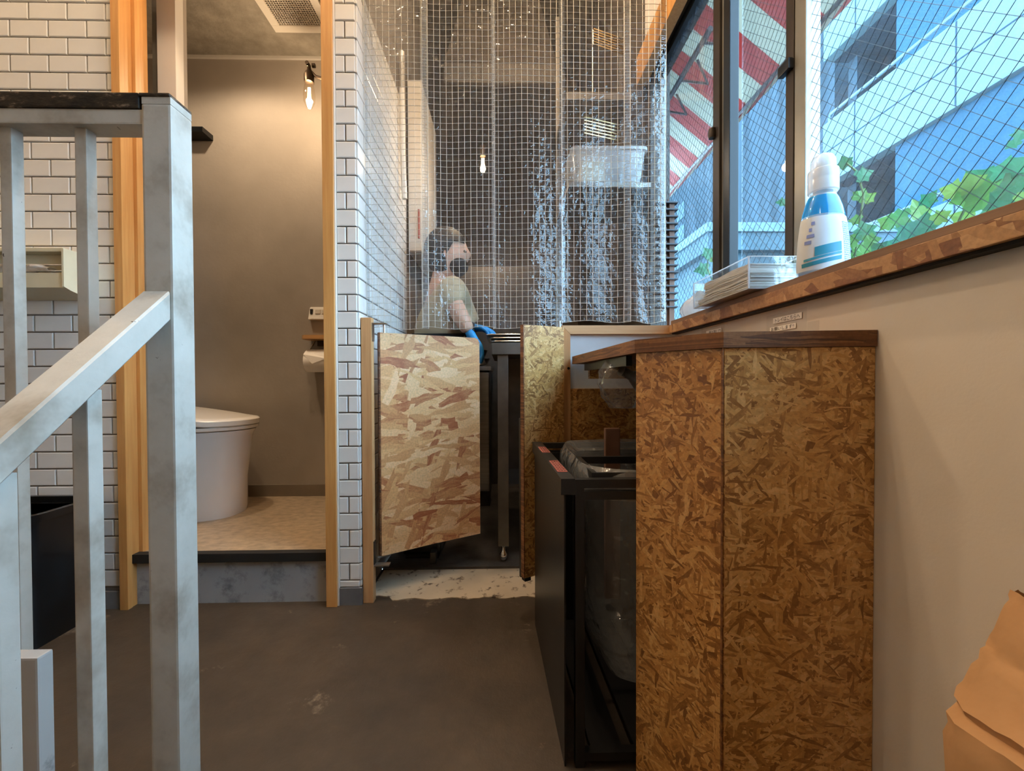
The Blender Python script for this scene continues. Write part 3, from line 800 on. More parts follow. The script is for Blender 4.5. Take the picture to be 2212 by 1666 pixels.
# paper shelf and holder
s0 = at(648, 724, YB - 0.10); sz1 = s0.z; sx0 = s0.x
ps = thing('paper_holder_shelf', 'small wooden shelf with toilet roll holder on the toilet wall', 'shelf', (sx0 + 0.1, YB, sz1))
mb = MB(); mb.prism([(sx0 + 0.02, YB - 0.11), (sx0 + 0.25, YB - 0.11), (sx0 + 0.25, YB), (sx0 + 0.008, YB), (sx0, YB - 0.03), (sx0 + 0.002, YB - 0.085)], sz1 - 0.018, sz1)
mb.build('board', 'shelf_wood', ps)
zr = at(690, 775, YB - 0.06).z; xr = at(664, 775, YB - 0.06).x
MB().tube([(xr + 0.012, YB - 0.006, sz1 - 0.022), (xr - 0.004, YB - 0.05, zr + 0.02), (xr - 0.012, YB - 0.06, zr + 0.012), (xr - 0.006, YB - 0.06, zr), (xr + 0.13, YB - 0.06, zr)], 0.003, 8).build('wire_arm', 'chrome', ps, True)
B('bracket', 'brass_dark', xr + 0.03, xr + 0.12, YB - 0.02, YB, sz1 - 0.045, sz1 - 0.019, parent=ps)
mb = MB(); ring = lambda x, r: [(x, YB - 0.06 + r * math.cos(2 * math.pi * k / 28), zr - 0.012 + r * math.sin(2 * math.pi * k / 28)) for k in range(28)]
mb.loft([ring(xr + 0.002, 0.020), ring(xr + 0.002, 0.052), ring(xr + 0.112, 0.052), ring(xr + 0.112, 0.020)], False, False)
tr_ = thing('toilet_roll', 'white toilet paper roll with a pointed folded end', 'toilet roll', (xr + 0.055, YB - 0.06, zr - 0.06))
mb.build('roll', 'paper_white', tr_, True)
mb = MB(); yf = YB - 0.114
mb.loft([[(xr + 0.003, YB - 0.07, zr + 0.042), (xr + 0.111, YB - 0.07, zr + 0.042), (xr + 0.111, yf, zr - 0.002), (xr + 0.045, yf, zr - 0.026), (xr + 0.003, yf + 0.006, zr + 0.018)],
         [(xr + 0.003, YB - 0.07, zr + 0.043), (xr + 0.111, YB - 0.07, zr + 0.043), (xr + 0.111, yf - 0.001, zr - 0.002), (xr + 0.045, yf - 0.001, zr - 0.026), (xr + 0.003, yf + 0.005, zr + 0.018)]])
mb.build('loose_end', 'paper_white', tr_)
# small black shelf at left
h0 = at(445, 280, YB - 0.05); h1 = at(444, 292, YB - 0.05)
bs = thing('wall_shelf', 'small black shelf end beside the railing post in the toilet', 'shelf', (h0.x - 0.1, YB, h0.z))
mb = MB(); mb.loft([[(x, YB - 0.075, h0.z), (x, YB, h0.z), (x, YB, h1.z), (x, YB - 0.075, h1.z + 0.004)] for x in (h0.x - 0.30, h0.x)])
mb.build('board', 'black_plastic', bs)
B('bracket', 'black_metal', h0.x - 0.20, h0.x - 0.185, YB - 0.06, YB, h1.z - 0.05, h1.z, parent=bs)

# ================================================================== SWING GATES
gp = thing('gate_post', 'pine post fixed to the tile column carrying the left gate', 'post', (-0.442, 1.42, 0))
gx0, gx1 = -0.4575, -0.424
B('post', 'pine_z', gx0, gx1, 1.408, 1.436, 0, at(793, 686, 1.408).z, parent=gp, bev=0.002)
zb = at(812, 702, 1.43).z
B('pivot_bracket', 'steel', gx1, gx1 + 0.003, 1.412, 1.432, zb - 0.055, zb, parent=gp)
B('pivot_arm', 'steel', gx1, gx1 + 0.046, 1.412, 1.436, zb, zb + 0.005, parent=gp, bev=0.001)
MB().tube([(gx1 + 0.036, 1.428, 0.885), (gx1 + 0.036, 1.428, zb + 0.006)], 0.005, 10).build('pivot_pin', 'chrome', gp, True)
B('pivot_arm', 'steel', gx1, gx1 + 0.05, 1.412, 1.436, 0.118, 0.123, parent=gp, bev=0.001)
B('pivot_bracket', 'steel_dark', gx1, gx1 + 0.003, 1.412, 1.432, 0.124, 0.20, parent=gp)
# left gate
GL = Vector((at(822, 820, 1.452).x, 1.452)); GRr = Vector((at(1036, 820, 1.655).x, 1.655))
dv = GRr - GL; gw = dv.length; ang = math.atan2(dv.y, dv.x)
gz0, gz1 = 0.136, 0.889
gl = thing('swing_gate', 'pale OSB saloon gate swung inward beside the tile column', 'gate', (GL.x, GL.y, gz0), 'swing gates', rotz=ang)
mb = MB(); prof = []
Lh = gz1 - gz0
outl = [(0, 0), (gw * 0.5, 0.002), (gw, 0), (gw, Lh - 0.018), (gw - 0.006, Lh - 0.005), (gw - 0.018, Lh), (0, Lh)]
mb.loft([[(x, 0, z) for x, z in outl], [(x, 0.018, z) for x, z in outl]])
mb.build('panel', 'osb_light', gl)
B('pivot_plate', 'steel', -0.012, 0.03, 0.004, 0.014, -0.006, -0.0005, parent=gl)
MB().box(-0.0045, -0.0003, 0.001, 0.017, 0.0, Lh).build('edge_strip', 'osb_edge', gl)
# right gate
G2a = Vector((at(1126, 820, 1.285).x, 1.285)); G2b = Vector((at(1211, 820, 1.352).x, 1.352))
dv = G2b - G2a; gw2 = dv.length; ang2 = math.atan2(dv.y, dv.x)
gr = thing('swing_gate', 'OSB saloon gate swung out towards the bins, seen edge on', 'gate', (G2a.x, G2a.y, gz0 + 0.003), 'swing gates', rotz=ang2)
MB().box(0, gw2, -0.018, 0, 0, Lh, bev=0.001).build('panel', 'osb_mid', gr)
B('edge_strip', 'osb_edge', -0.003, -0.0001, -0.018, 0, 0, Lh, parent=gr)
MB().tube([(gw2 - 0.01, -0.009, Lh), (gw2 - 0.01, -0.009, Lh + 0.02)], 0.004, 8).build('pivot_pin', 'steel', gr, True)
B('foot_cap', 'black_rubber', 0.0, 0.02, -0.0185, 0.0005, -0.010, -0.0003, parent=gr)
B('edge_guard', 'black_plastic', -0.003, 0.012, 0.0005, 0.010, -0.004, 0.475, parent=gr)

# ================================================================== HALF WALL
YH = 1.355
hx0 = at(1214, 820, YH).x; hzt = at(1300, 703, YH).z
hw = thing('wall_half', 'pine framed half wall panel beside the window sill', 'partition', ((hx0 + XW) / 2, YH, 0)); hw['kind'] = 'structure'
fw = 0.027
mb = MB(); mb.loft([[(hx0, y, hzt), (XW - 0.001, y, hzt), (XW - 0.001, y, hzt - fw), (hx0 + fw, y, hzt - fw)] for y in (YH, YH + 0.04)]); mb.build('frame_rail', 'pine_x', hw)
mb = MB(); mb.loft([[(hx0, y, hzt - 0.0008), (hx0 + fw - 0.0003, y, hzt - fw - 0.0006), (hx0 + fw, y, 0), (hx0, y, 0)] for y in (YH, YH + 0.04)]); mb.build('frame_stile', 'pine_z', hw)
B('white_panel', 'white_panel', hx0 + fw + 0.0005, XW - 0.001, YH + 0.014, YH + 0.024, 0.70, hzt - fw - 0.0005, parent=hw)
B('lower_panel', 'osb_dark', hx0 + fw + 0.0005, XW - 0.001, YH + 0.010, YH + 0.024, 0.0, 0.70, parent=hw)
MB().lathe([(0, 0), (0.004, 0.0005), (0.0045, 0.003)], (0, 0, 0), 10, closed=False).build('knot', 'ink_black', hw)
kn = [c for c in hw.children if c.name.startswith('knot')][0]; kp = at(1228, 796, YH - 0.001); kn.location = kp - hw.location; kn.rotation_euler = (math.pi / 2, 0, 0)

# ================================================================== BIN CABINET
zt_ = CAMZ + 0.0713
P = {}
P['A'] = at(1563, 718, 0.649); P['A2'] = Vector((XW - 0.001, 0.625, 0)); P['B'] = at(1371, 735, 0.778); P['C'] = at(1236, 771, YH - 0.002)
ca = thing('bin_cabinet', 'varnished OSB corner cabinet housing the rubbish bins', 'cabinet', (0.45, 1.0, 0))
A, A2, Bp, C = P['A'], P['A2'], P['B'], P['C']
mb = MB(); mb.prism([(C.x, C.y), (Bp.x, Bp.y), (A.x, A.y), (A2.x, A2.y), (A2.x, C.y)], zt_ - 0.024, zt_)
mb.build('top_board', 'osb_edge', ca)


def panel(name, p, q, th, z0, z1, mat, parent, inset=0.004):
    p = Vector((p.x, p.y)); q = Vector((q.x, q.y)); d = q - p; n = Vector((-d.y, d.x)).normalized(); e = d.normalized()
    o = MB().box(0, d.length, 0, th, z0, z1, bev=0.0008).build(name, mat, parent)
    o.location = Vector((p.x + n.x * inset, p.y + n.y * inset, 0)) - parent.location
    o.rotation_euler = (0, 0, math.atan2(d.y, d.x)); return o


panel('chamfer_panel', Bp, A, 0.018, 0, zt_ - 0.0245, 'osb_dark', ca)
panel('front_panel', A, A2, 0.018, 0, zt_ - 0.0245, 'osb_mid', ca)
B('corner_joint', 'osb_edge', A.x - 0.0006, A.x + 0.0012, A.y + 0.0015, A.y + 0.006, 0, zt_ - 0.0245, parent=ca)
B('under_rail', 'osb_dark', Bp.x + 0.03, A2.x, YH - 0.03, YH - 0.003, zt_ - 0.07, zt_ - 0.0245, parent=ca)
B('cleat', 'black_metal', Bp.x + 0.008, Bp.x + 0.02, 0.86, 1.30, zt_ - 0.045, zt_ - 0.0245, parent=ca)
# things under the top
cq = at(1291, 785, 1.20)
o = MB().box(cq.x - 0.008, cq.x + 0.010, 1.19, 1.212, cq.z - 0.008, zt_ - 0.0245, bev=0.002).build('door_catch', 'seat_plastic'); tag(o, 'pale plastic catch under the cabinet top', 'catch')
hb = at(1352, 800, 0.98)
bgm = MB(); bgm.loft([[(hb.x + (r0 + 0.012 * math.sin(5 * a + k)) * math.cos(a), 0.99 + 0.8 * (r0 + 0.010 * math.cos(4 * a + k)) * math.sin(a), zt_ - 0.026 - 0.028 * k) for a in [2 * math.pi * j / 20 for j in range(20)]] for k, r0 in enumerate((0.03, 0.055, 0.06, 0.05, 0.028))])
tag(bgm.build('hanging_bag', 'film_thin', None, True), 'crumpled clear plastic bag tucked under the cabinet top', 'bag')
jb = at(1368, 815, 1.12)
bo = thing('dark_bottle', 'dark glass bottle lying beneath the cabinet top', 'bottle', (jb.x + 0.08, 1.15, jb.z))
MB().tube([(jb.x - 0.03, 1.12, zt_ - 0.05), (jb.x - 0.005, 1.125, zt_ - 0.062), (jb.x + 0.03, 1.13, zt_ - 0.08), (jb.x + 0.12, 1.15, zt_ - 0.115)], [0.012, 0.013, 0.034, 0.036], 16).build('body', 'black_plastic', bo, True)
MB().tube([(jb.x - 0.034, 1.1195, zt_ - 0.048), (jb.x - 0.029, 1.1202, zt_ - 0.0505)], 0.0145, 14).build('rim', 'steel', bo, True)

# ================================================================== BIN FRAME
bt = 0.545
bf = at(1210, 1036, 0.80); bbk = at(1150, 955, 1.274)
fxl, fyf, fyb = at(1212, 1036, 0.795).x, 0.795, 1.274
fxr = 0.515
bd = thing('bin_stand', 'black steel bin stand with liner bags under the cabinet', 'bin', (0.33, 1.05, 0))
SK = (bbk.x - fxl) / (fyb - fyf)


def skx(x, y): return x + SK * (y - fyf)


def sbox(x0, x1, y0, y1, z0, z1):
    mb = MB(); mb.loft([[(skx(x0, y0), y0, z), (skx(x1, y0), y0, z), (skx(x1, y1), y1, z), (skx(x0, y1), y1, z)] for z in (z0, z1)]); return mb


r = 0.017
zr0 = at(1225, 1063, 0.80).z
sbox(fxl, fxl + 0.026, fyf, fyb, bt - 0.030, bt).build('rim_flange', 'black_metal', bd)
sbox(fxl + 0.006, fxl + 0.009, fyf + 0.004, fyb - 0.004, 0.0, bt - 0.0305).build('side_panel', 'black_metal', bd)
for (y0, y1) in ((fyf + 0.0, fyf + r), (fyb - r, fyb)):
    sbox(fxl + 0.0265, fxl + 0.0265 + r, y0, y1, 0, bt - 0.002).build('leg', 'black_metal', bd)
    sbox(fxl + 0.0265 + r, fxr, y0, y1, bt - 0.018, bt - 0.002).build('cross_bar', 'black_metal', bd)
    sbox(fxl + 0.0265 + r, fxr, y0, y1, bt - 0.040, bt - 0.024).build('cross_bar', 'black_metal', bd)
    sbox(fxr, fxr + r, y0, y1, 0, bt - 0.002).build('leg', 'black_metal', bd)
    sbox(fxl + 0.0265 + r, fxr, y0, y1, 0.012, 0.028).build('cross_bar', 'black_metal', bd)
sbox(fxr + r, fxr + r + 0.003, fyf + 0.004, fyb - 0.004, 0, bt - 0.03).build('side_panel', 'black_metal', bd)
sbox(fxl + 0.05, fxr, fyb - r - 0.004, fyb - r - 0.001, 0, bt - 0.03).build('back_panel', 'black_metal', bd)
zin = bt + 0.004
rx0 = fxl + 0.062; ry0, ry1 = fyf + 0.022, fyf + 0.20
ring = [(rx0, rx0 + 0.010, ry0, ry1), (rx0 + 0.0101, fxr - 0.02, ry1 - 0.010, ry1), (rx0 + 0.0101, fxr - 0.02, ry0, ry0 + 0.006)]
for q in ring:
    MB().box(q[0], q[1], q[2], q[3], bt - 0.010, bt + 0.006).build('liner_ring_bar', 'black_metal', bd)
for k in range(5):
    x = fxl + 0.06 + k * 0.085
    sbox(x, x + 0.06, fyf + r, fyb - r, 0.016, 0.022).build('floor_slat', 'black_metal', bd)
for (a, b) in ((0.10, 0.19), (0.30, 0.42)):
    y0, y1 = fyb - b, fyb - a
    s_ = sbox(fxl + 0.004, fxl + 0.024, y0, y1, bt, bt + 0.0006).build('sticker', 'sticker_red', bd); s_['label'] = 'red warning sticker'
    mb = MB()
    for i in range(7):
        for j in range(3):
            yy = y0 + 0.008 + (y1 - y0 - 0.016) * i / 6.5; xx = skx(fxl + 0.007 + j * 0.0055, yy)
            mb.box(xx, xx + 0.0038, yy, yy + 0.0035 + 0.003 * random.random(), bt + 0.0007, bt + 0.0010)
    mb.build('sticker_print', 'sticker_ink', s_)
# liner bag
lb = thing('bin_liner', 'clear plastic liner bag hanging in the black bin stand', 'bag', (0.36, 1.0, 0.1))
random.seed(11)


def bagring(x0, x1, y0, y1, z, am, ph):
    out = []; n = 64
    for k in range(n):
        an = 2 * math.pi * k / n; c, s_ = math.cos(an), math.sin(an)
        p = 5.0; e = (abs(c) ** p + abs(s_) ** p) ** (-1 / p)
        w_ = 1 + am * math.sin(9 * an + ph) + am * 0.6 * math.sin(17 * an + 2 * ph)
        out.append(((x0 + x1) / 2 + (x1 - x0) / 2 * c * e * w_, (y0 + y1) / 2 + (y1 - y0) / 2 * s_ * e * w_, z + am * 0.15 * math.sin(5 * an + ph)))
    return out


mb = MB(); X0, X1 = fxl + 0.052, fxr - 0.03
rings = [bagring(X0 + 0.004, X1, ry0 + 0.0, fyb - 0.03, bt - 0.012, 0.008, 0.3)]
for k, (z, ins) in enumerate(((bt - 0.05, 0.012), (bt - 0.13, 0.02), (bt - 0.22, 0.02), (bt - 0.31, 0.022), (0.17, 0.03), (0.125, 0.05), (0.10, 0.10))):
    rings.append(bagring(X0 + ins, X1 - ins, ry0 + 0.004 + ins * 0.6, fyb - 0.05 - ins, z, 0.022, 0.4 + k * 0.35))
mb.loft(rings, False, True); mb.build('bag', 'bag_film', lb, True)
mb = MB(); mb.loft([bagring(X0 - 0.010, X1, ry0 - 0.016, fyb - 0.022, bt - 0.045, 0.01, 1.0), bagring(X0 - 0.008, X1, ry0 - 0.010, fyb - 0.024, bt - 0.01, 0.008, 0.4), bagring(X0 + 0.004, X1 - 0.01, ry0 + 0.002, fyb - 0.03, bt + 0.010, 0.010, 0.3), bagring(X0 + 0.03, X1 - 0.02, ry0 + 0.03, fyb - 0.06, bt - 0.015, 0.016, 0.8)], False, False)
mb.build('folded_rim', 'bag_film', lb, True)
ho = at(1322, 962, 1.15)
o = MB().box(ho.x - 0.02, ho.x + 0.02, 1.14, 1.16, 0.14, at(1322, 925, 1.15).z, bev=0.003).build('wooden_stick', 'rack_brown'); tag(o, 'brown board offcut standing in the bin liner', 'board')

# ================================================================== ITEMS ON SILL
ZSI = 0.9132
nh = thing('napkin_holder', 'clear acrylic box holding napkins on the sill edge', 'napkin holder', (0.56, 1.0, ZSI))
nx0, nx1, ny0, ny1, nhz = 0.501, 0.614, 0.866, 1.119, 0.065
wt = 0.003
B('base', 'acrylic', nx0, nx1, ny0, ny1, ZSI, ZSI + wt, parent=nh)
B('side_wall', 'acrylic', nx0, nx0 + wt, ny0, ny1, ZSI + wt, ZSI + nhz, parent=nh)
B('side_wall', 'acrylic', nx1 - wt, nx1, ny0, ny1, ZSI + wt, ZSI + nhz, parent=nh)
B('end_wall', 'acrylic', nx0 + wt, nx1 - wt, ny0, ny0 + wt, ZSI + wt, ZSI + nhz, parent=nh)
B('end_wall', 'acrylic', nx0 + wt, nx1 - wt, ny1 - wt, ny1, ZSI + wt, ZSI + nhz, parent=nh)
for x, y in ((nx0, ny0), (nx1 - 0.002, ny0), (nx0, ny1 - 0.002)):
    B('edge_bead', 'cap_translucent', x - 0.0008, x + 0.002, y - 0.0008, y + 0.002, ZSI, ZSI + nhz + 0.0005, parent=nh)


for q in ((nx0, nx1, ny0, ny0 + 0.003), (nx0, nx0 + 0.003, ny0, ny1), (nx1 - 0.003, nx1, ny0, ny1), (nx0, nx1, ny1 - 0.003, ny1)):
    B('top_edge', 'cap_translucent', q[0], q[1], q[2], q[3], ZSI + nhz, ZSI + nhz + 0.0012, parent=nh)
    B('bottom_edge', 'cap_translucent', q[0] - 0.0004, q[1] + 0.0004, q[2] - 0.0004, q[3] + 0.0004, ZSI, ZSI + 0.0016, parent=nh)


def napkins(name, label, z0, z1, y0, y1, nlay):
    t_ = thing(name, label, 'napkins', ((nx0 + nx1) / 2, (y0 + y1) / 2, z0), 'napkin packs')
    dz = (z1 - z0) / nlay
    for k in range(nlay):
        j = random.uniform(-0.0025, 0.0025); j2 = random.uniform(-0.004, 0.004)
        mb = MB(); za, zb2 = z0 + k * dz + 0.0002, z0 + (k + 1) * dz - 0.0002
        mb.grid(lambda u, v: Vector((nx0 + 0.008 + j + u * 0.092, y0 + j2 + v * (y1 - y0), 0)), 1, 8)
        bmesh.ops.delete(mb.bm, geom=mb.bm.verts[:], context='VERTS')
        rows = []
        for i in range(9):
            y = y0 + j2 + (y1 - y0) * i / 8; wv = 0.0012 * math.sin(i * 1.3 + 0.4 * k)
            rows.append([(nx0 + 0.008 + j, y, za + wv), (nx0 + 0.104 + j, y, za + wv), (nx0 + 0.112 + j, y, zb2 + wv), (nx0 + 0.008 + j, y, zb2 + wv)])
        mb.loft(rows); mb.build('napkin', 'paper_white', t_)


napkins('napkin_stack', 'lower white napkin pack in the acrylic box', ZSI + 0.0045, ZSI + 0.0195, ny0 + 0.012, ny1 - 0.012, 6)
napkins('napkin_stack', 'upper white napkin pack resting on another in the acrylic box', ZSI + 0.0215, ZSI + 0.055, ny0 + 0.012, ny1 - 0.045, 12)
# soap bottle
bc = Vector((0.576, 0.763, ZSI))
sb = thing('soap_bottle', 'blue and clear tapered soap bottle with white pump cap', 'bottle', bc)
prof = [(0.0, 0.0), (0.036, 0.0), (0.0415, 0.004), (0.0425, 0.02), (0.0405, 0.06), (0.0365, 0.095), (0.031, 0.120), (0.0255, 0.136), (0.0215, 0.144), (0.0205, 0.150)]
MB().lathe(prof, bc, 36, 1, 0.8, closed=False).build('body', 'bottle_clear', sb, True)
MB().lathe([(r * 0.94, z) for r, z in prof[1:5]] + [(r * 0.94, z) for r, z in prof[5:9]], bc, 32, 1, 0.8).build('liquid', 'cap_translucent', sb, True)


def wrap(name, mat, a0, a1, z0, z1, off, parent, n=18, m=8):
    def rad(z):
        for (r0, h0), (r1, h1) in zip(prof[1:], prof[2:]):
            if h0 <= z <= h1: return r0 + (r1 - r0) * (z - h0) / max(1e-6, h1 - h0)
        return prof[-1][0]
    mb = MB()
    def fn(u, v):
        an = math.radians(a0 + (a1 - a0) * u); z = z0 + (z1 - z0) * v; rr = rad(z) + off
        return Vector((bc.x + rr * math.cos(an), bc.y + 0.8 * rr * math.sin(an), bc.z + z))
    mb.grid(fn, n, m); return mb.build(name, mat, parent, True)


wrap('blue_band', 'blue_gel', 150, 400, 0.104, 0.140, 0.0006, sb, 30)
plain('label_blue_text', lin(120, 140, 200), 0.5); plain('label_teal', lin(40, 140, 170), 0.5); plain('label_pale', lin(206, 214, 222), 0.45)
lbp = wrap('label', 'label_pale', 160, 400, 0.006, 0.100, 0.0007, sb, 30)
for (z0_, dz_, a0_, a1_) in ((0.012, 0.007, 190, 280), (0.022, 0.004, 196, 280), (0.029, 0.016, 222, 280)):
    lp = wrap('label_print', 'label_teal', a0_, a1_, z0_, z0_ + dz_, 0.0012, sb)
    for v in lp.data.vertices: v.co.z += 0.008 * (v.co.x - lp.data.vertices[0].co.x) / 0.04
for k in range(4): wrap('label_print', 'label_blue_text', 196 + 5 * k, 214 + 6 * (k % 2), 0.052 + k * 0.011, 0.058 + k * 0.011, 0.0012, sb, 6, 2)
mbx = MB()
for k in range(20):
    z0 = 0.014 + k * 0.0038; a = 288
    while a < 372:
        da = random.uniform(2, 8)
        for (aa, ab) in ((a, min(a + da, 372)),):
            pts_ = []
            for (an, z) in ((aa, z0), (ab, z0), (ab, z0 + 0.0022), (aa, z0 + 0.0022)):
                rr = 0.0430 - max(0, z - 0.02) * 0.05 - max(0, z - 0.06) * 0.05 + 0.0006
                pts_.append(mbx.bm.verts.new((bc.x + rr * math.cos(math.radians(an)), bc.y + 0.8 * rr * math.sin(math.radians(an)), bc.z + z)))
            mbx.bm.faces.new(pts_)
        a += da + random.uniform(1, 3)
mbx.build('label_text', 'label_blue_text', sb)
MB().lathe([(0.0215, 0.148), (0.0235, 0.150), (0.0238, 0.168), (0.0232, 0.170), (0.0236, 0.172), (0.0236, 0.186), (0.0228, 0.188), (0.0195, 0.190), (0.0190, 0.204), (0.016, 0.212), (0.008, 0.217), (0.0, 0.218)], bc, 30, closed=False).build('cap', 'cap_translucent', sb, True)
MB().lathe([(0.0, 0.150), (0.015, 0.150), (0.015, 0.186), (0.010, 0.200), (0.0, 0.204)], bc, 20, closed=False).build('pump_core', 'seat_plastic', sb, True)
# white bag bundle
wb = at(1468, 694, 1.42)
random.seed(5)
mb = MB(); bmesh.ops.create_icosphere(mb.bm, subdivisions=4, radius=1.0)
for v in mb.bm.verts:
    p = v.co.copy(); nz = 0.10 * math.sin(7 * p.x + 3 * p.z) + 0.08 * math.sin(11 * p.y + 5 * p.x) + 0.05 * math.sin(19 * p.z + 9 * p.y)
    v.co = Vector((p.x * (0.042 + 0.01 * nz), p.y * 0.066 * (1 + nz), max(-0.5, p.z) * 0.033 * (1 + nz) * (1.25 - 0.5 * p.y)))
    v.co += Vector((0.578, 1.265, ZSI + 0.0205))
tag(mb.build('plastic_bag_bundle', 'bag_white', None, True), 'crumpled white plastic bag at the far end of the sill', 'bag')


# ================================================================== SIGNS ON RIGHT WALL
def txt(body, size, name, parent, mat, M):
    cu = bpy.data.curves.new(name, 'FONT'); cu.body = body; cu.size = size; cu.align_x = 'LEFT'; cu.resolution_u = 2
    t_ = bpy.data.objects.new('tmp_text', cu); COL.objects.link(t_)
    dg = bpy.context.evaluated_depsgraph_get(); me = bpy.data.meshes.new_from_object(t_.evaluated_get(dg))
    bpy.data.objects.remove(t_)
    w_ = max((v.co.x for v in me.vertices), default=1); h_ = max((v.co.y for v in me.vertices), default=1); l_ = min((v.co.y for v in me.vertices), default=0)
    me.materials.clear(); me.materials.append(MATS[mat])
    me.name = name
    return me, w_, l_, h_


def wall_strip(parent, text, yl, yr, z0, z1, x, mat='label_white'):
    """paper strip on the right wall, text reads from far (left in view) to near (right in view)"""
    st = B('text_strip', mat, x - 0.0006, x, yr, yl, z0, z1, parent=parent)
    me, w_, l_, h_ = txt(text, 1.0, 'lettering', st, 'ink_black', None)
    L = (yl - yr) * 0.90; Hh = (z1 - z0) * 0.74
    sx, sy = L / w_, Hh / (h_ - l_)
    for v in me.vertices:
        u, q = v.co.x * sx, (v.co.y - l_) * sy
        v.co = Vector((x - 0.0011, yl - (yl - yr) * 0.05 - u, z0 + (z1 - z0) * 0.13 + q))
    link('lettering', me, st)


xs = XW - 0.0012
sg = thing('notice_card', 'clear card with two printed strips on the beige wall', 'sign', (XW, 1.0, 0.86))
c0 = atx(1670, 682, XW); c1 = atx(1738, 664, XW); c2 = atx(1662, 716, XW)
yL, yR = c0.y, c1.y
zT = atx(1740, 664, XW).z
B('card', 'sheet_film', xs, XW - 0.0001, yR - 0.006, yL + 0.02, 0.79, zT, parent=sg)
za1 = atx(1735, 674, XW).z; za0 = atx(1731, 688, XW).z
zb1 = atx(1723, 697, XW).z; zb0 = atx(1718, 709, XW).z
wall_strip(sg, 'トレイはこちらへ', atx(1672, 690, XW).y, atx(1734, 680, XW).y, za0, za1, xs - 0.0001)
wall_strip(sg, 'お願いします!!', atx(1665, 712, XW).y, atx(1721, 702, XW).y, zb0, zb1, xs - 0.0001)
sg2 = thing('notice_card', 'clear card half hidden behind the cabinet top with one printed strip', 'sign', (XW, 1.25, 0.85))
yA, yB_ = atx(1527, 715, XW).y, atx(1560, 709, XW).y
zc1 = atx(1559, 708, XW).z; zc0 = zc1 - 0.017
B('card', 'sheet_film', xs, XW - 0.0001, yB_ - 0.012, yA + 0.03, 0.78, zc1 + 0.008, parent=sg2)
wall_strip(sg2, '・飲み残し口', yA, yB_, zc0, zc1, xs - 0.0001)
# faint second card next to the first
sg3 = B('notice_card', 'sheet_film', xs, XW - 0.0001, atx(1770, 700, XW).y, yR - 0.009, 0.79, atx(1770, 692, XW).z)
tag(sg3, 'blank clear card beside the two printed strips on the wall', 'sign')

# ================================================================== KRAFT BAG
kb = thing('paper_bag', 'creased brown kraft paper bag at the lower right', 'bag', (0.46, 0.27, 0))
random.seed(21)
kx0 = at(2030, 1620, 0.38).x


def kring(z, x0, x1, y0, y1, am, ph):
    out = []; n = 40
    for k in range(n):
        an = 2 * math.pi * k / n + 0.08; c, s_ = math.cos(an), math.sin(an); p = 16.0; e = (abs(c) ** p + abs(s_) ** p) ** (-1 / p)
        w_ = 1 + am * math.sin(3 * an + ph) + am * 0.5 * math.sin(7 * an - ph)
        out.append(((x0 + x1) / 2 + (x1 - x0) / 2 * c * e * w_, (y0 + y1) / 2 + (y1 - y0) / 2 * s_ * e * w_, z + am * 0.5 * math.sin(2 * an + ph)))
    return out


zA = at(2040, 1560, 0.38).z; zB = at(2120, 1425, 0.38).z; zC_ = at(2200, 1303, 0.38).z
x1k = 0.548
mb = MB()
KY = 0.385
krows = [(0.0, 0.004, 0.004), (0.15, 0.001, 0.006), (0.30, -0.001, 0.005), (0.405, 0.001, 0.004), (0.424, 0.003, 0.004), (0.431, 0.013, 0.004), (0.4375, 0.009, 0.004), (0.4485, 0.018, 0.003), (0.463, 0.027, 0.003),
         (0.4775, 0.035, 0.003), (0.483, 0.041, 0.003), (0.497, 0.046, 0.003), (0.5106, 0.053, 0.003), (0.524, 0.061, 0.003), (0.531, 0.064, 0.004)]
mb.loft([kring(z_, kx0 + dx_, x1k - 0.3 * dx_, 0.15 + 0.6 * dx_, KY, am_, 0.5 + 3 * z_) for z_, dx_, am_ in krows], True, False)
bmesh.ops.subdivide_edges(mb.bm, edges=mb.bm.edges[:], cuts=1, use_grid_fill=True)
for v in mb.bm.verts:
    if v.co.z > 0.01:
        q = v.co; v.co += Vector((0.003 * math.sin(47 * q.z + 31 * q.y), 0.004 * math.sin(39 * q.x + 23 * q.z), 0.004 * math.sin(61 * q.x + 29 * q.y))) + Vector((random.uniform(-1, 1), random.uniform(-1, 1), random.uniform(-1, 1))) * 0.0012
mb.build('bag_body', 'kraft_paper', kb, True)
B('folded_flap', 'kraft_paper', kx0 + 0.09, x1k - 0.016, 0.30, 0.3015, zC_ - 0.07, zC_ + 0.004, parent=kb)

# ================================================================== VINYL CURTAIN
cr = thing('curtain_rail', 'steel rail carrying the clear strip curtain over the kitchen passage', 'rail', (0.05, 1.45, 2.16))
MB().tube([(-0.455, 1.452, 2.16), (0.595, 1.452, 2.16)], 0.010, 12).build('rod', 'steel', cr, True)
for x in (-0.40, 0.10, 0.57):
    B('hanger', 'steel', x - 0.01, x + 0.01, 1.446, 1.458, 2.17, ZC, parent=cr)
YCU = 1.452
strips = [(786, 926, 708, 0.004, 'leftmost clear vinyl strip of the curtain, beside the tiles'),
          (916, 1071, 708, -0.004, 'second clear vinyl curtain strip from the tiles'),
          (1066, 1217, 706, 0.005, 'third clear vinyl curtain strip from the tiles, above the gates'),
          (1213, 1360, 695, -0.004, 'fourth clear vinyl curtain strip, above the pine half wall'),
          (1350, 1441, 695, 0.005, 'narrow last clear vinyl curtain strip beside the window')]
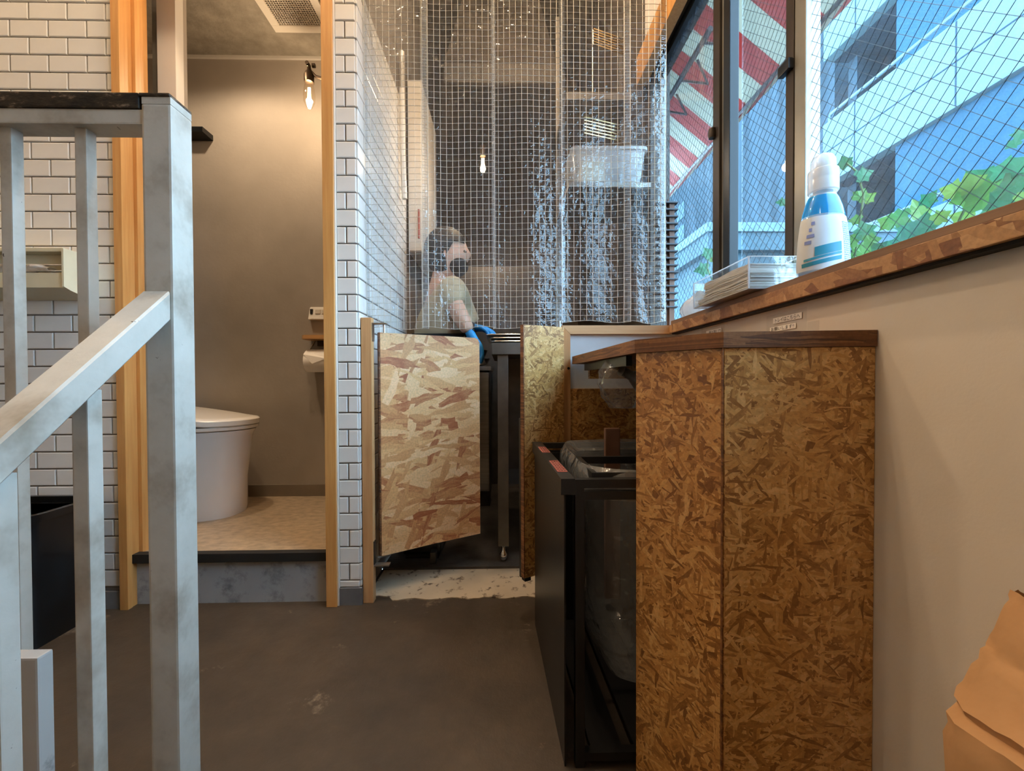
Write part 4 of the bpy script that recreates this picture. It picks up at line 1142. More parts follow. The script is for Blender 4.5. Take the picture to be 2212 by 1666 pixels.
for si, (pa, pb, pbm, dy_, lab) in enumerate(strips):
    x0 = max(at(pa, 820, YCU).x, -0.456); x1 = at(pb, 820, YCU).x; z0 = at((pa + pb) / 2, pbm, YCU).z; z1 = 2.15
    ph = si * 1.7

    def S(u, z, x0=x0, x1=x1, z0=z0, dy_=dy_, ph=ph, si=si):
        low = max(0.0, min(1.0, (1.75 - z) / 0.8)); hi = 1 - low
        y = YCU + dy_ + 0.010 * (0.35 + 0.65 * low) * (1 - math.sin(math.pi * u) ** 0.7) * (1 if si % 2 else -1) * -1
        y += 0.004 * math.sin(2 * math.pi * (u * 1.5) + ph + 2 * z) * (0.3 + low)
        y += 0.0010 * math.sin(z * 47 + u * 9 + ph) * low
        edge = (abs(u - 0.5) * 2) ** 4
        x = x0 + (x1 - x0) * u
        zz = z + (0.004 * math.sin(u * 7 + ph) - (0.006 if si < 3 else 0.001) * edge) * (1 if z < z0 + 0.02 else 0)
        zz += 0.003 * math.sin(math.pi * u * 1.0) * -1 * low
        return Vector((x, y, zz))

    t_ = thing('curtain_strip', lab, 'curtain', ((x0 + x1) / 2, YCU, z0), 'strip curtain')
    mb = MB(); mb.grid(lambda u, v: S(u, z0 + (z1 - z0) * v), 26, 90); mb.build('vinyl_sheet', 'vinyl', t_, True)
    for ua, ub in ((0.0, 0.05), (0.95, 1.0)):
        mb = MB(); mb.grid(lambda u, v: S(ua + (ub - ua) * u, z0 + (z1 - z0) * v) + Vector((0, -0.0004, 0)), 2, 60); mb.build('seam_highlight', 'vinyl_seam_highlight', t_, True)  # hazier bands put the pale edge highlights into the overlapping seams
    mb = MB(); cell = 0.0205; nv = max(3, round((x1 - x0) / cell)); nz_ = int((z1 - z0) / cell)
    off = Vector((0, -0.0006, 0))
    for i in range(nv + 1):
        u = min(max(i / nv, 0.004), 0.996)
        mb.tube([S(u, z0 + (z1 - z0) * j / 48) + off for j in range(49)], 0.00085, 3, caps=False)
    for j in range(nz_ + 1):
        z = z0 + 0.002 + j * cell
        mb.tube([S(i / 14, z) + off for i in range(15)], 0.00085, 3, caps=False)
    th = mb.build('thread_grid', 'thread', t_); th['kind'] = 'stuff'

# ================================================================== KITCHEN
wt_ = thing('work_table', 'stainless steel work table behind the gates', 'table', (0.28, 1.92, 0.012))
tx0, tx1, ty0, ty1 = at(1062, 750, 1.66).x, 0.55, 1.66, 2.25
tz1 = at(1090, 741, 1.66).z; tz0 = at(1090, 766, 1.66).z
MB().box(tx0, tx1, ty0, ty1, tz0, tz1, bev=0.003).build('top', 'steel_dull', wt_)
for x, y in ((at(1075, 900, 1.68).x, 1.68), (tx1 - 0.05, 1.68), (at(1075, 900, 1.68).x, 2.19), (tx1 - 0.05, 2.19)):
    lg = MB().box(x, x + 0.042, y, y + 0.042, 0.075, tz0, bev=0.002).build('leg', 'steel_dull', wt_)
    MB().lathe([(0.0, 0.0), (0.010, 0.001), (0.017, 0.012), (0.018, 0.024), (0.013, 0.036), (0.008, 0.042), (0.008, 0.064)], (x + 0.021, y + 0.021, 0.012), 18, closed=False).build('foot', 'chrome', lg, True)
B('back_panel', 'steel_dark', tx0 + 0.02, tx1, 2.0, 2.01, 0.3, tz0, parent=wt_)
B('lower_shelf', 'steel_dark', tx0 + 0.02, tx1, 1.70, 2.2, 0.30, 0.315, parent=wt_)
zz = tz1
for k, (tx, lab) in enumerate(((at(1058, 740, 1.70).x, 'lowest steel tray on the work table'), (at(1055, 733, 1.70).x, 'middle steel tray of the stack on the work table'), (at(1047, 724, 1.70).x, 'topmost steel tray of the stack on the work table'))):
    tt = thing('steel_tray', lab, 'tray', (tx + 0.18, 1.9, zz), 'steel trays')
    h = 0.011; xa, xb, ya2, yb2 = tx, tx + 0.36, 1.70, 2.06
    mb = MB(); mb.loft([rrect(xa + 0.016, xb - 0.016, ya2 + 0.016, yb2 - 0.016, zz + 0.0005, 0.02), rrect(xa + 0.006, xb - 0.006, ya2 + 0.006, yb2 - 0.006, zz + h - 0.002, 0.025), rrect(xa + 0.008, xb - 0.008, ya2 + 0.008, yb2 - 0.008, zz + h - 0.0018, 0.024), rrect(xa + 0.018, xb - 0.018, ya2 + 0.018, yb2 - 0.018, zz + 0.002, 0.02)])
    mb.build('pan', 'steel', tt, True)
    mb = MB(); rp = rrect(xa + 0.005, xb - 0.005, ya2 + 0.005, yb2 - 0.005, zz + h, 0.024); mb.tube(rp + [rp[0]], 0.0022, 6, False); mb.build('rolled_rim', 'chrome', tt, True)
    zz += 0.0135
# fridge and bowls left of the table
fr = thing('undercounter_fridge', 'low steel refrigerator behind the left gate', 'refrigerator', (-0.22, 2.65, 0.012))
fx1 = at(1057, 900, 2.42).x
MB().box(-0.40, fx1, 2.44, 2.9, 0.012, 0.78, bev=0.004).build('body', 'steel_dark', fr)
MB().box(-0.40, fx1, 2.42, 2.439, 0.10, 0.77, bev=0.004).build('door', 'steel', fr)
B('worktop', 'steel', -0.41, fx1 + 0.01, 2.41, 2.92, 0.781, 0.805, parent=fr)
bwz = 0.806
for k, (r_, lab) in enumerate(((0.075, 'wide steel bowl under a smaller bowl beyond the gate'), (0.062, 'small steel bowl nested on a wider one beyond the gate'))):
    o = MB().lathe([(0.02, 0), (r_ * 0.7, 0.008), (r_, 0.045), (r_ + 0.004, 0.046), (r_ - 0.003, 0.043), (r_ * 0.66, 0.012), (0.0, 0.006)], (fx1 - 0.07, 2.50, bwz + k * 0.047), 28, closed=False).build('steel_bowl', 'chrome', None, True)
    tag(o, lab, 'bowl', 'steel bowls')
# pedal bin low behind gate
pb_ = thing('pedal_bin', 'black pedal bin on the kitchen floor behind the left gate', 'bin', (-0.30, 1.78, 0.012))
MB().box(-0.40, -0.25, 1.72, 1.95, 0.03, 0.42, bev=0.012).build('body', 'black_plastic', pb_)
MB().box(-0.285, -0.262, 1.675, 1.72, 0.012, 0.055, bev=0.004).build('pedal', 'steel_dark', pb_)
B('foot', 'black_rubber', -0.39, -0.26, 1.73, 1.94, 0.012, 0.0299, parent=pb_)
# wall cabinet and hood
wc = thing('wall_cabinet', 'white wall cabinet at the end of the passage tiles', 'cabinet', (-0.4, 2.3, 1.25))
cz0 = at(890, 545, 2.14).z
MB().box(XP1 + 0.001, at(912, 400, 2.14).x, 2.14, 2.6, cz0, 2.2, bev=0.003).build('carcass', 'wall_white', wc)
B('door', 'wall_white', XP1 + 0.008, at(912, 400, 2.14).x - 0.004, 2.128, 2.139, cz0 + 0.004, 2.19, parent=wc, bev=0.002)
MB().tube([(at(905, 450, 2.12).x, 2.115, cz0 + 0.06), (at(905, 450, 2.12).x, 2.115, cz0 + 0.20)], 0.005, 8).build('handle', 'sticker_red', wc, True)
hdn = thing('range_hood', 'stainless range hood high in the kitchen', 'hood', (0.0, 2.6, 2.2))
mb = MB(); mb.loft([[(-0.30, 2.30, 2.30), (0.30, 2.30, 2.30), (0.30, 3.1, 2.30), (-0.30, 3.1, 2.30)], [(-0.30, 2.30, 2.40), (0.30, 2.30, 2.40), (0.30, 3.1, 2.40), (-0.30, 3.1, 2.40)], [(-0.2, 2.6, ZC), (0.2, 2.6, ZC), (0.2, 3.0, ZC), (-0.2, 3.0, ZC)]])
mb.build('canopy', 'dark_wall', hdn)
B('filter', 'steel_dark', -0.26, 0.26, 2.34, 3.06, 2.29, 2.2999, parent=hdn)
o = MB().box(-0.28, 0.26, 2.95, 3.39, 0.012, 1.5, bev=0.005).build('tall_fridge', 'steel_dark'); tag(o, 'tall dark steel cabinet at the back of the kitchen', 'cabinet')
vp = [at(836, 330, 1.95), at(832, 230, 1.95), at(838, 150, 1.95), at(850, 112, 1.95), at(866, 125, 1.95), at(868, 190, 1.95), at(870, 330, 1.95), at(874, 430, 1.95)]
for p in vp: p.x = max(p.x, XP1 + 0.018)
o = MB().tube(vp, 0.012, 10).build('white_hose', 'seat_plastic', None, True); tag(o, 'bent white hose hanging on the passage tiles behind the curtain', 'hose')
# right shelves
shf = thing('kitchen_shelf', 'two tier steel shelf behind the curtain by the window', 'shelf', (0.45, 1.85, 1.5))
sxa, sxb = at(1222, 400, 1.80).x, 0.598
zs1 = at(1300, 398, 1.74).z; zs2 = at(1300, 212, 1.80).z
B('board', 'steel_dull', sxa, sxb, 1.72, 2.12, zs1 - 0.02, zs1, parent=shf)
B('board', 'steel_dull', sxa, at(1365, 210, 1.78).x, 1.78, 2.12, zs2 - 0.018, zs2 + 0.012, parent=shf)
for x in (sxa, sxb - 0.02):
    B('upright', 'steel_dull', x, x + 0.02, 2.121, 2.141, tz1 + 0.0005, 2.5, parent=shf)
tb = thing('storage_tub', 'translucent plastic tub on the lower kitchen shelf', 'tub', (0.45, 1.86, zs1))
ux0, ux1 = sxa + 0.02, 0.588
zt2 = at(1300, 320, 1.75).z
mb = MB(); mb.loft([rrect(ux0 + 0.02, ux1 - 0.02, 1.755, 1.97, zs1 + 0.0005, 0.02), rrect(ux0, ux1, 1.74, 1.99, zt2 - 0.012, 0.024)], True, False); mb.build('body', 'tub_plastic', tb, True)
mb = MB(); mb.loft([rrect(ux0 - 0.008, ux1 + 0.008, 1.732, 1.998, zt2 - 0.0115, 0.026), rrect(ux0 - 0.008, ux1 + 0.008, 1.732, 1.998, zt2, 0.026)]); mb.build('lid', 'tub_plastic', tb, True)
o = MB().box(ux0 + 0.05, ux0 + 0.14, 1.79, 1.93, zs1 + 0.003, zt2 - 0.03, bev=0.003).build('carton', 'cream_plastic'); tag(o, 'cream carton inside the translucent tub', 'carton')
# golden ribs standing in for lamp reflections in kitchen steel
for (pa, pb, ya_, lab) in (((1282, 62), (1352, 96), 1.9, 'golden ribs standing in for a lamp reflection near the top of the curtain'), ((1262, 246), (1346, 288), 1.9, 'golden ribs standing in for a lamp reflection above the translucent tub')):
    p = at(*pa, ya_); q = at(*pb, ya_)
    rk = thing('reflection_ribs', lab, 'rack', ((p.x + q.x) / 2, ya_, q.z), 'lamp reflection ribs')
    nrib = 7
    for k in range(nrib):
        z = q.z + (p.z - q.z) * k / (nrib - 1)
        MB().tube([(p.x, ya_ + 0.02 * 0, z), (q.x, ya_ + 0.04, z - 0.012)], 0.0035, 6).build('rib', 'reflection_gold', rk, True)
    for x, dyy, dzz in ((p.x, 0.006, 0), (q.x, 0.046, -0.012)):
        MB().tube([(x, ya_ + dyy, q.z + dzz), (x, ya_ + dyy, (zs2 - 0.018 if p.z < zs2 else p.z) + dzz * 0 if p.z < zs2 else p.z)], 0.003, 6).build('side_wire', 'steel', rk, True)
    if p.z > zs2:
        for x in (p.x, q.x): MB().tube([(x, ya_ + 0.02, zs2 + 0.012), (x, ya_ + 0.02, q.z)], 0.003, 6).build('side_wire', 'steel', rk, True)
# slotted rack next to window
sr = thing('slotted_rack', 'narrow brown rack with dark ledges beside the window', 'rack', (0.59, 1.5, 0.875))
rx_ = at(1451, 600, 1.50).x
B('upright', 'rack_brown', rx_ - 0.008, rx_ + 0.010, 1.50, 1.525, 0.875, at(1450, 440, 1.50).z, parent=sr, bev=0.001)
for k in range(16):
    z = at(1450, 663 - k * 15.0, 1.50).z
    MB().box(rx_ - 0.055, rx_ + 0.020, 1.492, 1.53, z - 0.003, z + 0.002, bev=0.001).build('ledge', 'rack_dark', sr)
    mb = MB(); mb.loft([[(rx_ - 0.028, y, z + 0.0021), (rx_ - 0.0081, y, z + 0.0021), (rx_ - 0.0081, y, z + 0.016), (rx_ - 0.012, y, z + 0.008)] for y in (1.505, 1.52)]); mb.build('gusset', 'rack_brown', sr)
# kitchen pendant
kbp = at(1043, 356, 2.10)
kl = thing('kitchen_pendant', 'glowing bare bulb pendant behind the curtain', 'lamp', (kbp.x, kbp.y, ZC))
MB().lathe([(0.0, -0.035), (0.016, -0.030), (0.024, -0.008), (0.021, 0.018), (0.013, 0.036), (0.013, 0.042)], kbp, 20, closed=False).build('bulb', 'bulb_glass', kl, True)
mb = MB(); mb.tube([(kbp.x - 0.004, kbp.y, kbp.z - 0.02), (kbp.x - 0.004, kbp.y, kbp.z + 0.03)], 0.003, 6); mb.tube([(kbp.x + 0.005, kbp.y, kbp.z - 0.02), (kbp.x + 0.005, kbp.y, kbp.z + 0.03)], 0.003, 6); mb.build('filament', 'filament', kl)
MB().tube([(kbp.x, kbp.y, kbp.z + 0.04), (kbp.x, kbp.y, kbp.z + 0.09)], 0.014, 12).build('socket', 'brass_dark', kl, True)
MB().tube([(kbp.x, kbp.y, kbp.z + 0.09), (kbp.x, kbp.y, ZC)], 0.003, 6).build('cord', 'black_rubber', kl, True)
point(kl, (kbp.x, kbp.y, kbp.z), KITCHEN_LAMP_W, 0.02)


# unseen bulbs added above the frame for the warm room light
def room_lamp(loc, power, lab):
    x, y, z = loc
    t_ = thing('added_ceiling_lamp', lab, 'lamp', (x, y, ZC), 'added ceiling lamps')
    MB().lathe([(0.0, 0), (0.045, 0.0), (0.045, -0.015), (0.012, -0.02), (0.008, -0.06)], (x, y, ZC), 18, closed=False).build('ceiling_rose', 'brass_dark', t_, True)
    MB().lathe([(0.018, 0.075), (0.022, 0.070), (0.022, 0.045), (0.015, 0.04)], (x, y, z), 16).build('socket', 'brass_dark', t_, True)
    MB().tube([(x, y, z + 0.07), (x, y, ZC - 0.05)], 0.005, 8).build('stem', 'brass_dark', t_, True)
    MB().lathe([(0.0, -0.04), (0.018, -0.034), (0.030, -0.008), (0.026, 0.02), (0.015, 0.042)], (x, y, z), 20, closed=False).build('bulb', 'bulb_glass', t_, True)
    mb = MB(); mb.tube([(x - 0.005, y, z - 0.015), (x - 0.005, y, z + 0.03)], 0.003, 6); mb.tube([(x + 0.005, y, z - 0.015), (x + 0.005, y, z + 0.03)], 0.003, 6); mb.build('filament', 'filament', t_)
    point(t_, (x, y, z), power, 0.035)


for (loc, pw), lab in zip(LAMPS, ('unseen bare bulb ceiling lamp above the railing', 'unseen bare bulb ceiling lamp near the left tile wall', 'unseen bare bulb ceiling lamp before the curtain', 'unseen weak fill bulb added behind the viewer')):
    room_lamp(loc, pw, lab)


# ================================================================== PERSON
def skin_mesh(name, verts, edges, radii, mat, parent, sub=2, root=0):
    me = bpy.data.meshes.new(name); me.from_pydata([tuple(v) for v in verts], edges, [])
    o = bpy.data.objects.new(name, me); COL.objects.link(o)
    md = o.modifiers.new('skin', 'SKIN'); md.use_smooth_shade = True
    if not me.skin_vertices: me.skin_vertices.new()
    for i, sv in enumerate(me.skin_vertices[0].data):
        r_ = radii[i]; sv.radius = r_ if isinstance(r_, tuple) else (r_, r_); sv.use_root = (i == root)
    o.modifiers.new('sub', 'SUBSURF').levels = sub
    dg = bpy.context.evaluated_depsgraph_get(); me2 = bpy.data.meshes.new_from_object(o.evaluated_get(dg)); bpy.data.objects.remove(o)
    me2.name = name; me2.materials.clear(); me2.materials.append(MATS[mat])
    for p in me2.polygons: p.use_smooth = True
    return link(name, me2, parent)


PY = 1.98
V3 = Vector
ppx = -0.30
pe = thing('person', 'person in tan shirt and black apron leaning over the work table with blue gloves', 'person', (ppx, PY + 0.05, 0.012))
hd_ = at(948, 588, PY); shR = at(985, 640, PY)
pel = V3((-0.29, PY + 0.12, 0.88)); chest = V3((hd_.x - 0.02, PY + 0.08, 1.13)); neck = V3((hd_.x + 0.01, PY + 0.05, 1.215)); head = V3((hd_.x + 0.035, PY + 0.03, 1.31))
sA = V3((shR.x - 0.03, PY - 0.05, 1.13)); sB = V3((shR.x - 0.07, PY + 0.20, 1.13))
elA = V3((at(1000, 690, PY).x, PY - 0.06, 1.0)); wrA = at(1014, 718, PY - 0.06); haA = at(1034, 748, PY - 0.05)
elB = V3((elA.x - 0.02, PY + 0.22, 0.99)); wrB = V3((wrA.x - 0.01, PY + 0.12, 0.985)); haB = V3((wrA.x + 0.05, PY + 0.09, 0.975))
hipA, hipB = pel + V3((0, -0.09, -0.04)), pel + V3((0, 0.09, -0.04))
knA, knB = V3((-0.30, PY + 0.05, 0.48)), V3((-0.31, PY + 0.24, 0.48)); anA, anB = V3((-0.33, PY + 0.05, 0.09)), V3((-0.34, PY + 0.24, 0.09)); toA, toB = anA + V3((0.12, 0, -0.05)), anB + V3((0.12, 0, -0.05))
vs = [pel, (pel + chest) / 2, chest, neck, head - V3((0.01, 0, 0.045)), sA, elA, wrA, sB, elB, wrB, hipA, knA, anA, toA, hipB, knB, anB, toB]
ed = [(0, 1), (1, 2), (2, 3), (3, 4), (2, 5), (5, 6), (6, 7), (2, 8), (8, 9), (9, 10), (0, 11), (11, 12), (12, 13), (13, 14), (0, 15), (15, 16), (16, 17), (17, 18)]
rd = [0.10, 0.095, 0.09, 0.046, 0.052, 0.042, 0.040, 0.028, 0.042, 0.040, 0.028, 0.075, 0.06, 0.042, 0.035, 0.085, 0.06, 0.042, 0.035]
skin_mesh('body', vs, ed, rd, 'skin', pe)
# head, hair, mask as closed forms
mb = MB(); bmesh.ops.create_icosphere(mb.bm, subdivisions=3, radius=1)
for v in mb.bm.verts:
    p = v.co; jaw = 1 - 0.22 * max(0, -p.z); nose = 0.018 * math.exp(-((p.y / 0.25) ** 2) - ((p.z + 0.1) / 0.3) ** 2) if p.x > 0.5 else 0
    v.co = V3((head.x + p.x * 0.095 * jaw + nose, head.y + p.y * 0.076 * jaw, head.z + p.z * 0.115))
mb.build('head', 'skin', pe, True)
mb = MB(); bmesh.ops.create_icosphere(mb.bm, subdivisions=3, radius=1)
for v in mb.bm.verts:
    p = v.co; zz_ = p.z if not (p.x > 0.25 and p.z < 0.25) else max(p.z, 0.25)
    v.co = V3((head.x - 0.006 + min(p.x, 0.86) * 0.103, head.y + p.y * 0.086, head.z + 0.014 + zz_ * 0.115))
mb.build('hair', 'hair_black', pe, True)
mb = MB(); bmesh.ops.create_icosphere(mb.bm, subdivisions=3, radius=1)
for v in mb.bm.verts:
    p = v.co; v.co = V3((head.x + 0.045 + p.x * 0.052, head.y + p.y * 0.066, head.z - 0.055 + p.z * 0.045))
mb.build('face_mask', 'apron_black', pe, True)
for sy in (-1, 1):
    mb = MB(); bmesh.ops.create_icosphere(mb.bm, subdivisions=2, radius=1)
    for v in mb.bm.verts: v.co = V3((head.x + 0.083 + v.co.x * 0.009, head.y + sy * 0.031 + v.co.y * 0.013, head.z + 0.004 + v.co.z * 0.007))
    mb.build('eye', 'ink_black', pe, True)
    mb = MB(); bmesh.ops.create_icosphere(mb.bm, subdivisions=2, radius=1)
    for v in mb.bm.verts: v.co = V3((head.x + v.co.x * 0.016, head.y + sy * 0.074 + v.co.y * 0.010, head.z - 0.005 + v.co.z * 0.028))
    mb.build('ear', 'skin', pe, True)
sv = [pel + V3((0, 0, 0.02)), (pel + chest) / 2, chest, sA, (sA * 0.35 + elA * 0.65), sB, (sB * 0.35 + elB * 0.65)]
skin_mesh('shirt', sv, [(0, 1), (1, 2), (2, 3), (3, 4), (2, 5), (5, 6)], [0.148, 0.142, 0.138, 0.082, 0.064, 0.082, 0.064], 'shirt_tan', pe)
skin_mesh('trousers', [pel, hipA, knA, anA + V3((0, 0, 0.02)), hipB, knB, anB + V3((0, 0, 0.02))], [(0, 1), (1, 2), (2, 3), (0, 4), (4, 5), (5, 6)], [0.115, 0.092, 0.074, 0.058, 0.092, 0.074, 0.058], 'apron_black', pe)
mb = MB(); mb.grid(lambda u, v: V3((pel.x + 0.10 + 0.06 * math.cos((u - 0.5) * 2.4) + (0.02 * (1 - v)), PY + 0.10 + (u - 0.5) * 0.30, 0.5 + v * 0.5)), 10, 8); mb.build('apron', 'apron_black', pe, True)


def hand(pw, ph_, mat, name):
    d = (ph_ - pw).normalized(); side = d.cross(V3((0, 0, 1))).normalized(); up = side.cross(d)
    vs_ = [pw - d * 0.02, pw + d * 0.03, pw + d * 0.075]; ed_ = [(0, 1), (1, 2)]; rr = [(0.03, 0.028), (0.036, 0.02), (0.040, 0.017)]
    for k, (o_, L) in enumerate(((-0.03, 0.062), (-0.010, 0.075), (0.011, 0.07), (0.031, 0.055))):
        b = pw + d * 0.085 + side * o_; i0 = len(vs_)
        vs_ += [b, b + d * L * 0.5 - up * 0.012, b + d * L * 0.8 - up * 0.036]; ed_ += [(2, i0), (i0, i0 + 1), (i0 + 1, i0 + 2)]; rr += [0.0105, 0.0095, 0.008]
    i0 = len(vs_); b = pw + d * 0.035 - side * 0.036
    vs_ += [b, b + d * 0.03 - side * 0.018 - up * 0.01, b + d * 0.052 - side * 0.014 - up * 0.022]; ed_ += [(1, i0), (i0, i0 + 1), (i0 + 1, i0 + 2)]; rr += [0.012, 0.0105, 0.009]
    skin_mesh(name, vs_, ed_, rr, mat, pe, 1)


hand(wrA, haA, 'glove_blue', 'glove'); hand(wrB, haB, 'glove_blue', 'glove')

# ================================================================== OUTSIDE
XF = 7.5; YCn = 9.96
struct(B('ground', 'asphalt', 0.705, 40, -20, 60, -0.4, -0.3), 'grey street outside the window', 'ground')
bl = thing('building', 'pale building across the street with parapet bands and blue walls', 'building', (8.5, 7, -0.3))
YG = 8.22; YE = 4.4  # building stops short out of view so open sky lights the window
zb_list = [(2.30, 3.70), (5.20, 6.62), (8.08, 9.5), (10.95, 12.4)]
for (z0, z1) in zb_list:
    pp = MB().box(XF, XF + 0.25, YE, YCn, z0, z1, bev=0.03).build('parapet', 'facade_white', bl)
    for yy in (at(1856, 300, 1).y * 0 + XF * F / (1856 - 1085), XF * F / (2081 - 1085), XF * F / (2300 - 1085)):
        MB().box(XF - 0.006, XF + 0.01, yy - 0.012, yy + 0.012, z0 + 0.02, z1 - 0.02).build('joint', 'facade_seam', pp)
    MB().box(XF - 0.006, XF + 0.01, YE, YCn - 0.02, (z0 + z1) / 2 + 0.02, (z0 + z1) / 2 + 0.045).build('joint', 'facade_seam', pp)
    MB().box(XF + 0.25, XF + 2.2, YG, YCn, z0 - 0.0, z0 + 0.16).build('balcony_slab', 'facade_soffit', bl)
    MB().tube([(XF + 0.12, YE, z1 + 0.22), (XF + 0.12, YCn - 0.1, z1 + 0.22), (XF + 0.12, YCn - 0.05, z1 + 0.15), (XF + 0.12, YCn - 0.08, z1)], 0.035, 8).build('handrail', 'coping', bl, True)
for (za, zb2) in ((-0.3, 2.30), (3.70, 5.20), (6.62, 8.08), (9.5, 10.95)):
    MB().box(XF + 0.12, XF + 2.2, YE + 0.02, YG, za - 0.05, zb2 + 0.05).build('blue_wall', 'facade_blue', bl)
    bw_ = MB().box(XF + 1.9, XF + 2.2, YG, YCn, za, zb2).build('recess_wall', 'facade_white', bl)
    MB().box(XF + 0.6, XF + 1.9, YCn - 0.25, YCn, za, zb2).build('end_wall', 'facade_grey', bl)
    MB().box(XF + 1.86, XF + 1.899, 8.9, 9.35, za + 0.5, zb2 - 0.3).build('window', 'window_far', bw_)
nb = thing('building', 'streaked grey concrete building further down the street', 'building', (9.5, 18, -0.3))
MB().box(8.2, 12, 10.5, 34, -0.3, 9.7).build('wall', 'facade_grey', nb)
MB().box(8.15, 12, 10.45, 34, 9.7, 9.95).build('roof_edge', 'coping', nb)
for (za, zb2) in ((8.0, 8.7), (7.0, 7.7)):
    yy = 8.2 * F / (1474 - 1085)
    MB().box(8.17, 8.199, yy - 0.4, yy + 0.4, za, zb2).build('wall_sign', 'garden_wall', nb)
gw_ = thing('garden_wall', 'pale low boundary wall with projecting coping outside', 'wall', (4.0, 6.5, -0.3))
gx = at(1530, 480, 6.0).x; gz = at(1530, 481, 6.0).z
MB().box(gx + 0.12, 7.3, 6.12, 9.4, -0.3, gz - 0.38).build('wall', 'garden_wall', gw_)
MB().box(gx, 7.4, 6.0, 9.4, gz - 0.38, gz - 0.13, bev=0.01).build('coping_course', 'garden_wall', gw_)
MB().box(gx - 0.03, 7.4, 5.97, 9.4, gz - 0.129, gz, bev=0.01).build('coping', 'coping', gw_)
# awning
aw = thing('awning', 'red and white striped awning over the window outside', 'awning', (0.8, 3.0, 3.04))
xi, zi, xo, zo = 0.80, 3.04, 1.55, 2.44
yA0, sw_ = 1.70, 0.165
k = 0; y = yA0
while y < 6.2:
    y1 = y + sw_; m = 'awning_red' if k % 2 == 0 else 'awning_white'
    mb = MB(); mb.loft([[(xi, yy, zi), (xo, yy, zo), (xo, yy, zo + 0.004), (xi, yy, zi + 0.004)] for yy in (y, y1 - 0.0005)]); mb.build('stripe', m, aw)
    mb = MB(); zd = 0.17
    outl = [(y, 0), (y1 - 0.0005, 0)] + [(y + sw_ / 2 + (sw_ / 2 - 0.0003) * math.cos(a), -zd + 0.05 - 0.05 * math.sin(a)) for a in [math.pi * j / 8 for j in range(9)]]
    mb.loft([[(xo - 0.012 + dx - 0.12 * (-zz / zd), yy, zo - 0.012 + zz) for yy, zz in outl] for dx in (0, 0.002)]); mb.build('valance', m, aw)
    y = y1; k += 1
MB().tube([(xo, yA0 - 0.05, zo), (xo, 6.25, zo)], 0.022, 8).build('front_bar', 'awning_rod', aw, True)
rodp = (1.12, 2.60)
MB().tube([(rodp[0], 2.3, rodp[1]), (rodp[0], 6.2, rodp[1])], 0.016, 8).build('rod', 'awning_rod', aw, True)
for k in range(12):
    y = 2.4 + k * 0.3
    MB().tube([(rodp[0], y, rodp[1]), (rodp[0] + 0.12, y - 0.12, rodp[1] - 0.10), (rodp[0] + 0.02, y - 0.2, rodp[1] - 0.02)], 0.008, 6).build('lattice_arm', 'awning_rod', aw, True)
MB().box(0.706, xi + 0.03, yA0, 6.2, zi - 0.05, zi + 0.05).build('wall_rail', 'awning_rod', aw)
# planter and ivy
pl = thing('planter', 'long planter outside under the window filled with soil', 'planter', (0.90, 0.6, -0.3))
B('trough', 'base_grey', 0.72, 0.92, -1.0, 1.75, -0.3, 0.86, parent=pl); B('soil', 'soil', 0.73, 0.91, -0.99, 1.74, 0.8601, 0.88, parent=pl)


def leaf_mesh(seed):
    rnd = random.Random(seed); mb = MB()
    ol = [(0, -0.35), (0.28, -0.52), (0.48, -0.30), (0.42, -0.06), (0.62, 0.14), (0.34, 0.28), (0.22, 0.44), (0, 0.72), (-0.22, 0.44), (-0.34, 0.28), (-0.62, 0.14), (-0.42, -0.06), (-0.48, -0.30), (-0.28, -0.52)]
    c0 = mb.bm.verts.new((0, -0.05, 0.03)); vv = []
    for x, y in ol:
        vv.append(mb.bm.verts.new((x * rnd.uniform(0.9, 1.1), y * rnd.uniform(0.92, 1.08), 0.10 * abs(x) - 0.12 * y * y + rnd.uniform(-0.04, 0.04))))
    for i in range(len(vv)): mb.bm.faces.new((c0, vv[i], vv[(i + 1) % len(vv)]))
    return mb.build('leaf', 'leaf_%d' % (seed % 4), mesh_only=True)


LM = [leaf_mesh(k) for k in range(8)]
random.seed(9)


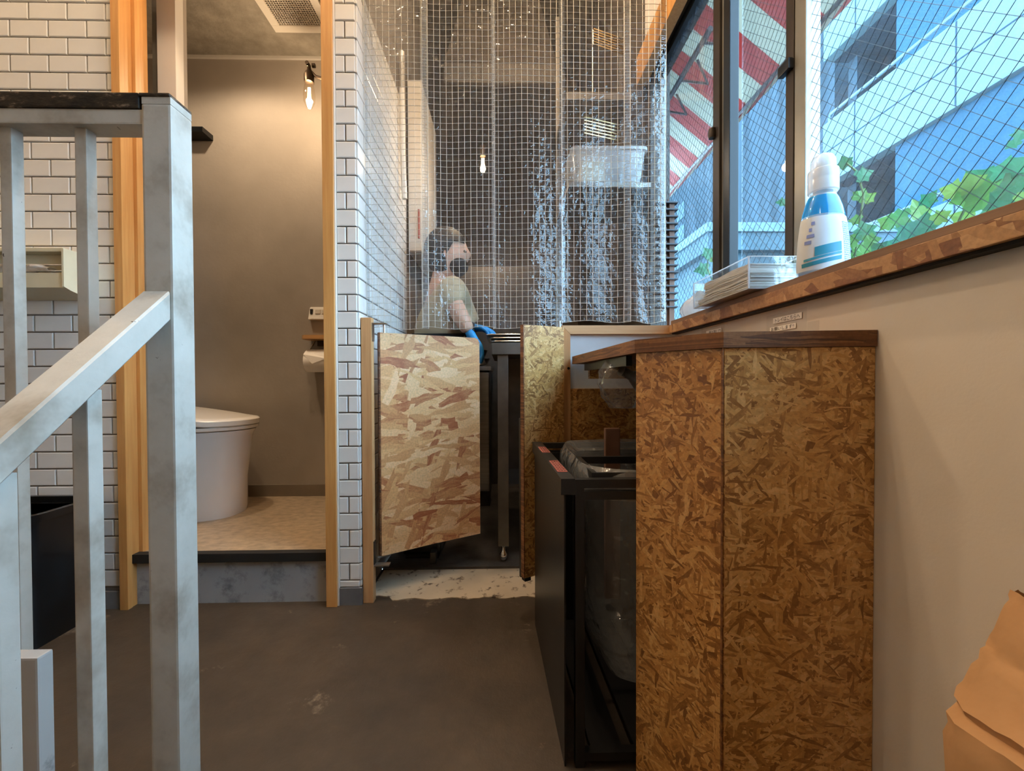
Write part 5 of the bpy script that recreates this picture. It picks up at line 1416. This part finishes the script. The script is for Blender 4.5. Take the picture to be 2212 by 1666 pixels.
def vine(label, pts_px, leaves, x=0.725):
    t_ = thing('ivy_vine', label, 'ivy', (x + 0.03, atx(*pts_px[0], x).y, 0.88), 'ivy along the window')
    st = [atx(px, py, x + 0.01) for px, py in pts_px]; base = st[0].copy(); base.z = 0.882; base.x = 0.78
    MB().tube([base] + st, 0.0022, 6).build('stem', 'stem_green', t_, True)
    for i, (px, py, s_, rz) in enumerate(leaves):
        p = atx(px, py, x + random.uniform(-0.012, 0.03)); sc = s_ / F * p.y / 1.38
        o = bpy.data.objects.new('leaf', LM[random.randrange(8)]); COL.objects.link(o); o.parent = t_
        n = (V3((0, 0, CAMZ)) - p).normalized(); n = (n + V3((random.uniform(-.35, .35), random.uniform(-.35, .35), random.uniform(-.1, .6)))).normalized()
        q = n.to_track_quat('Z', 'Y').to_matrix().to_4x4()
        M = Matrix.Translation(p - t_.location) @ q @ Matrix.Rotation(math.radians(rz), 4, 'Z') @ Matrix.Diagonal((sc, sc, sc, 1))
        o.matrix_basis = M


vine('tall ivy sprig rising beside the soap bottle', [(1846, 560), (1856, 490), (1866, 420), (1850, 370), (1828, 352)],
     [(1826, 352, 36, 20), (1864, 378, 42, -70), (1858, 424, 40, -30), (1876, 428, 30, -60), (1868, 500, 52, 10), (1842, 520, 40, 60), (1862, 545, 56, -20), (1880, 520, 40, -80), (1850, 475, 30, 80)])
vine('low ivy strand left of the soap bottle', [(1738, 560), (1730, 530), (1726, 515)], [(1726, 516, 34, 150), (1738, 470, 30, 60), (1735, 545, 30, 190), (1690, 437, 26, 80)])
vine('trailing ivy clump right of the soap bottle', [(1930, 560), (1975, 500), (2010, 470), (2040, 455)],
     [(1920, 480, 46, 60), (1945, 470, 50, 90), (1985, 455, 56, 20), (1995, 490, 66, -10), (2006, 432, 42, -40), (1965, 520, 60, 30), (1935, 530, 46, 70), (1900, 540, 46, 40), (2030, 470, 40, -60), (1960, 495, 50, 0)])
vine('thick ivy clump at the right end of the window', [(2060, 500), (2090, 440), (2140, 400), (2200, 360)],
     [(2060, 412, 54, 60), (2085, 425, 56, 100), (2100, 400, 60, 20), (2125, 430, 84, -10), (2120, 390, 70, 40), (2150, 400, 70, 10), (2080, 470, 50, 60), (2170, 370, 60, -20), (2190, 400, 80, 20), (2200, 360, 60, -50), (2160, 440, 60, 30), (2205, 430, 70, 0), (2130, 470, 50, 0), (2205, 290, 40, 160), (2190, 310, 30, 120)])
vine('two dark leaves on a sprig outside the far window pane', [(1540, 610), (1528, 580), (1530, 555)], [(1530, 548, 34, 30), (1520, 582, 40, 100), (1545, 560, 28, -40)])
for o in list(bpy.data.objects):
    if '_local' in o.keys(): del o['_local']
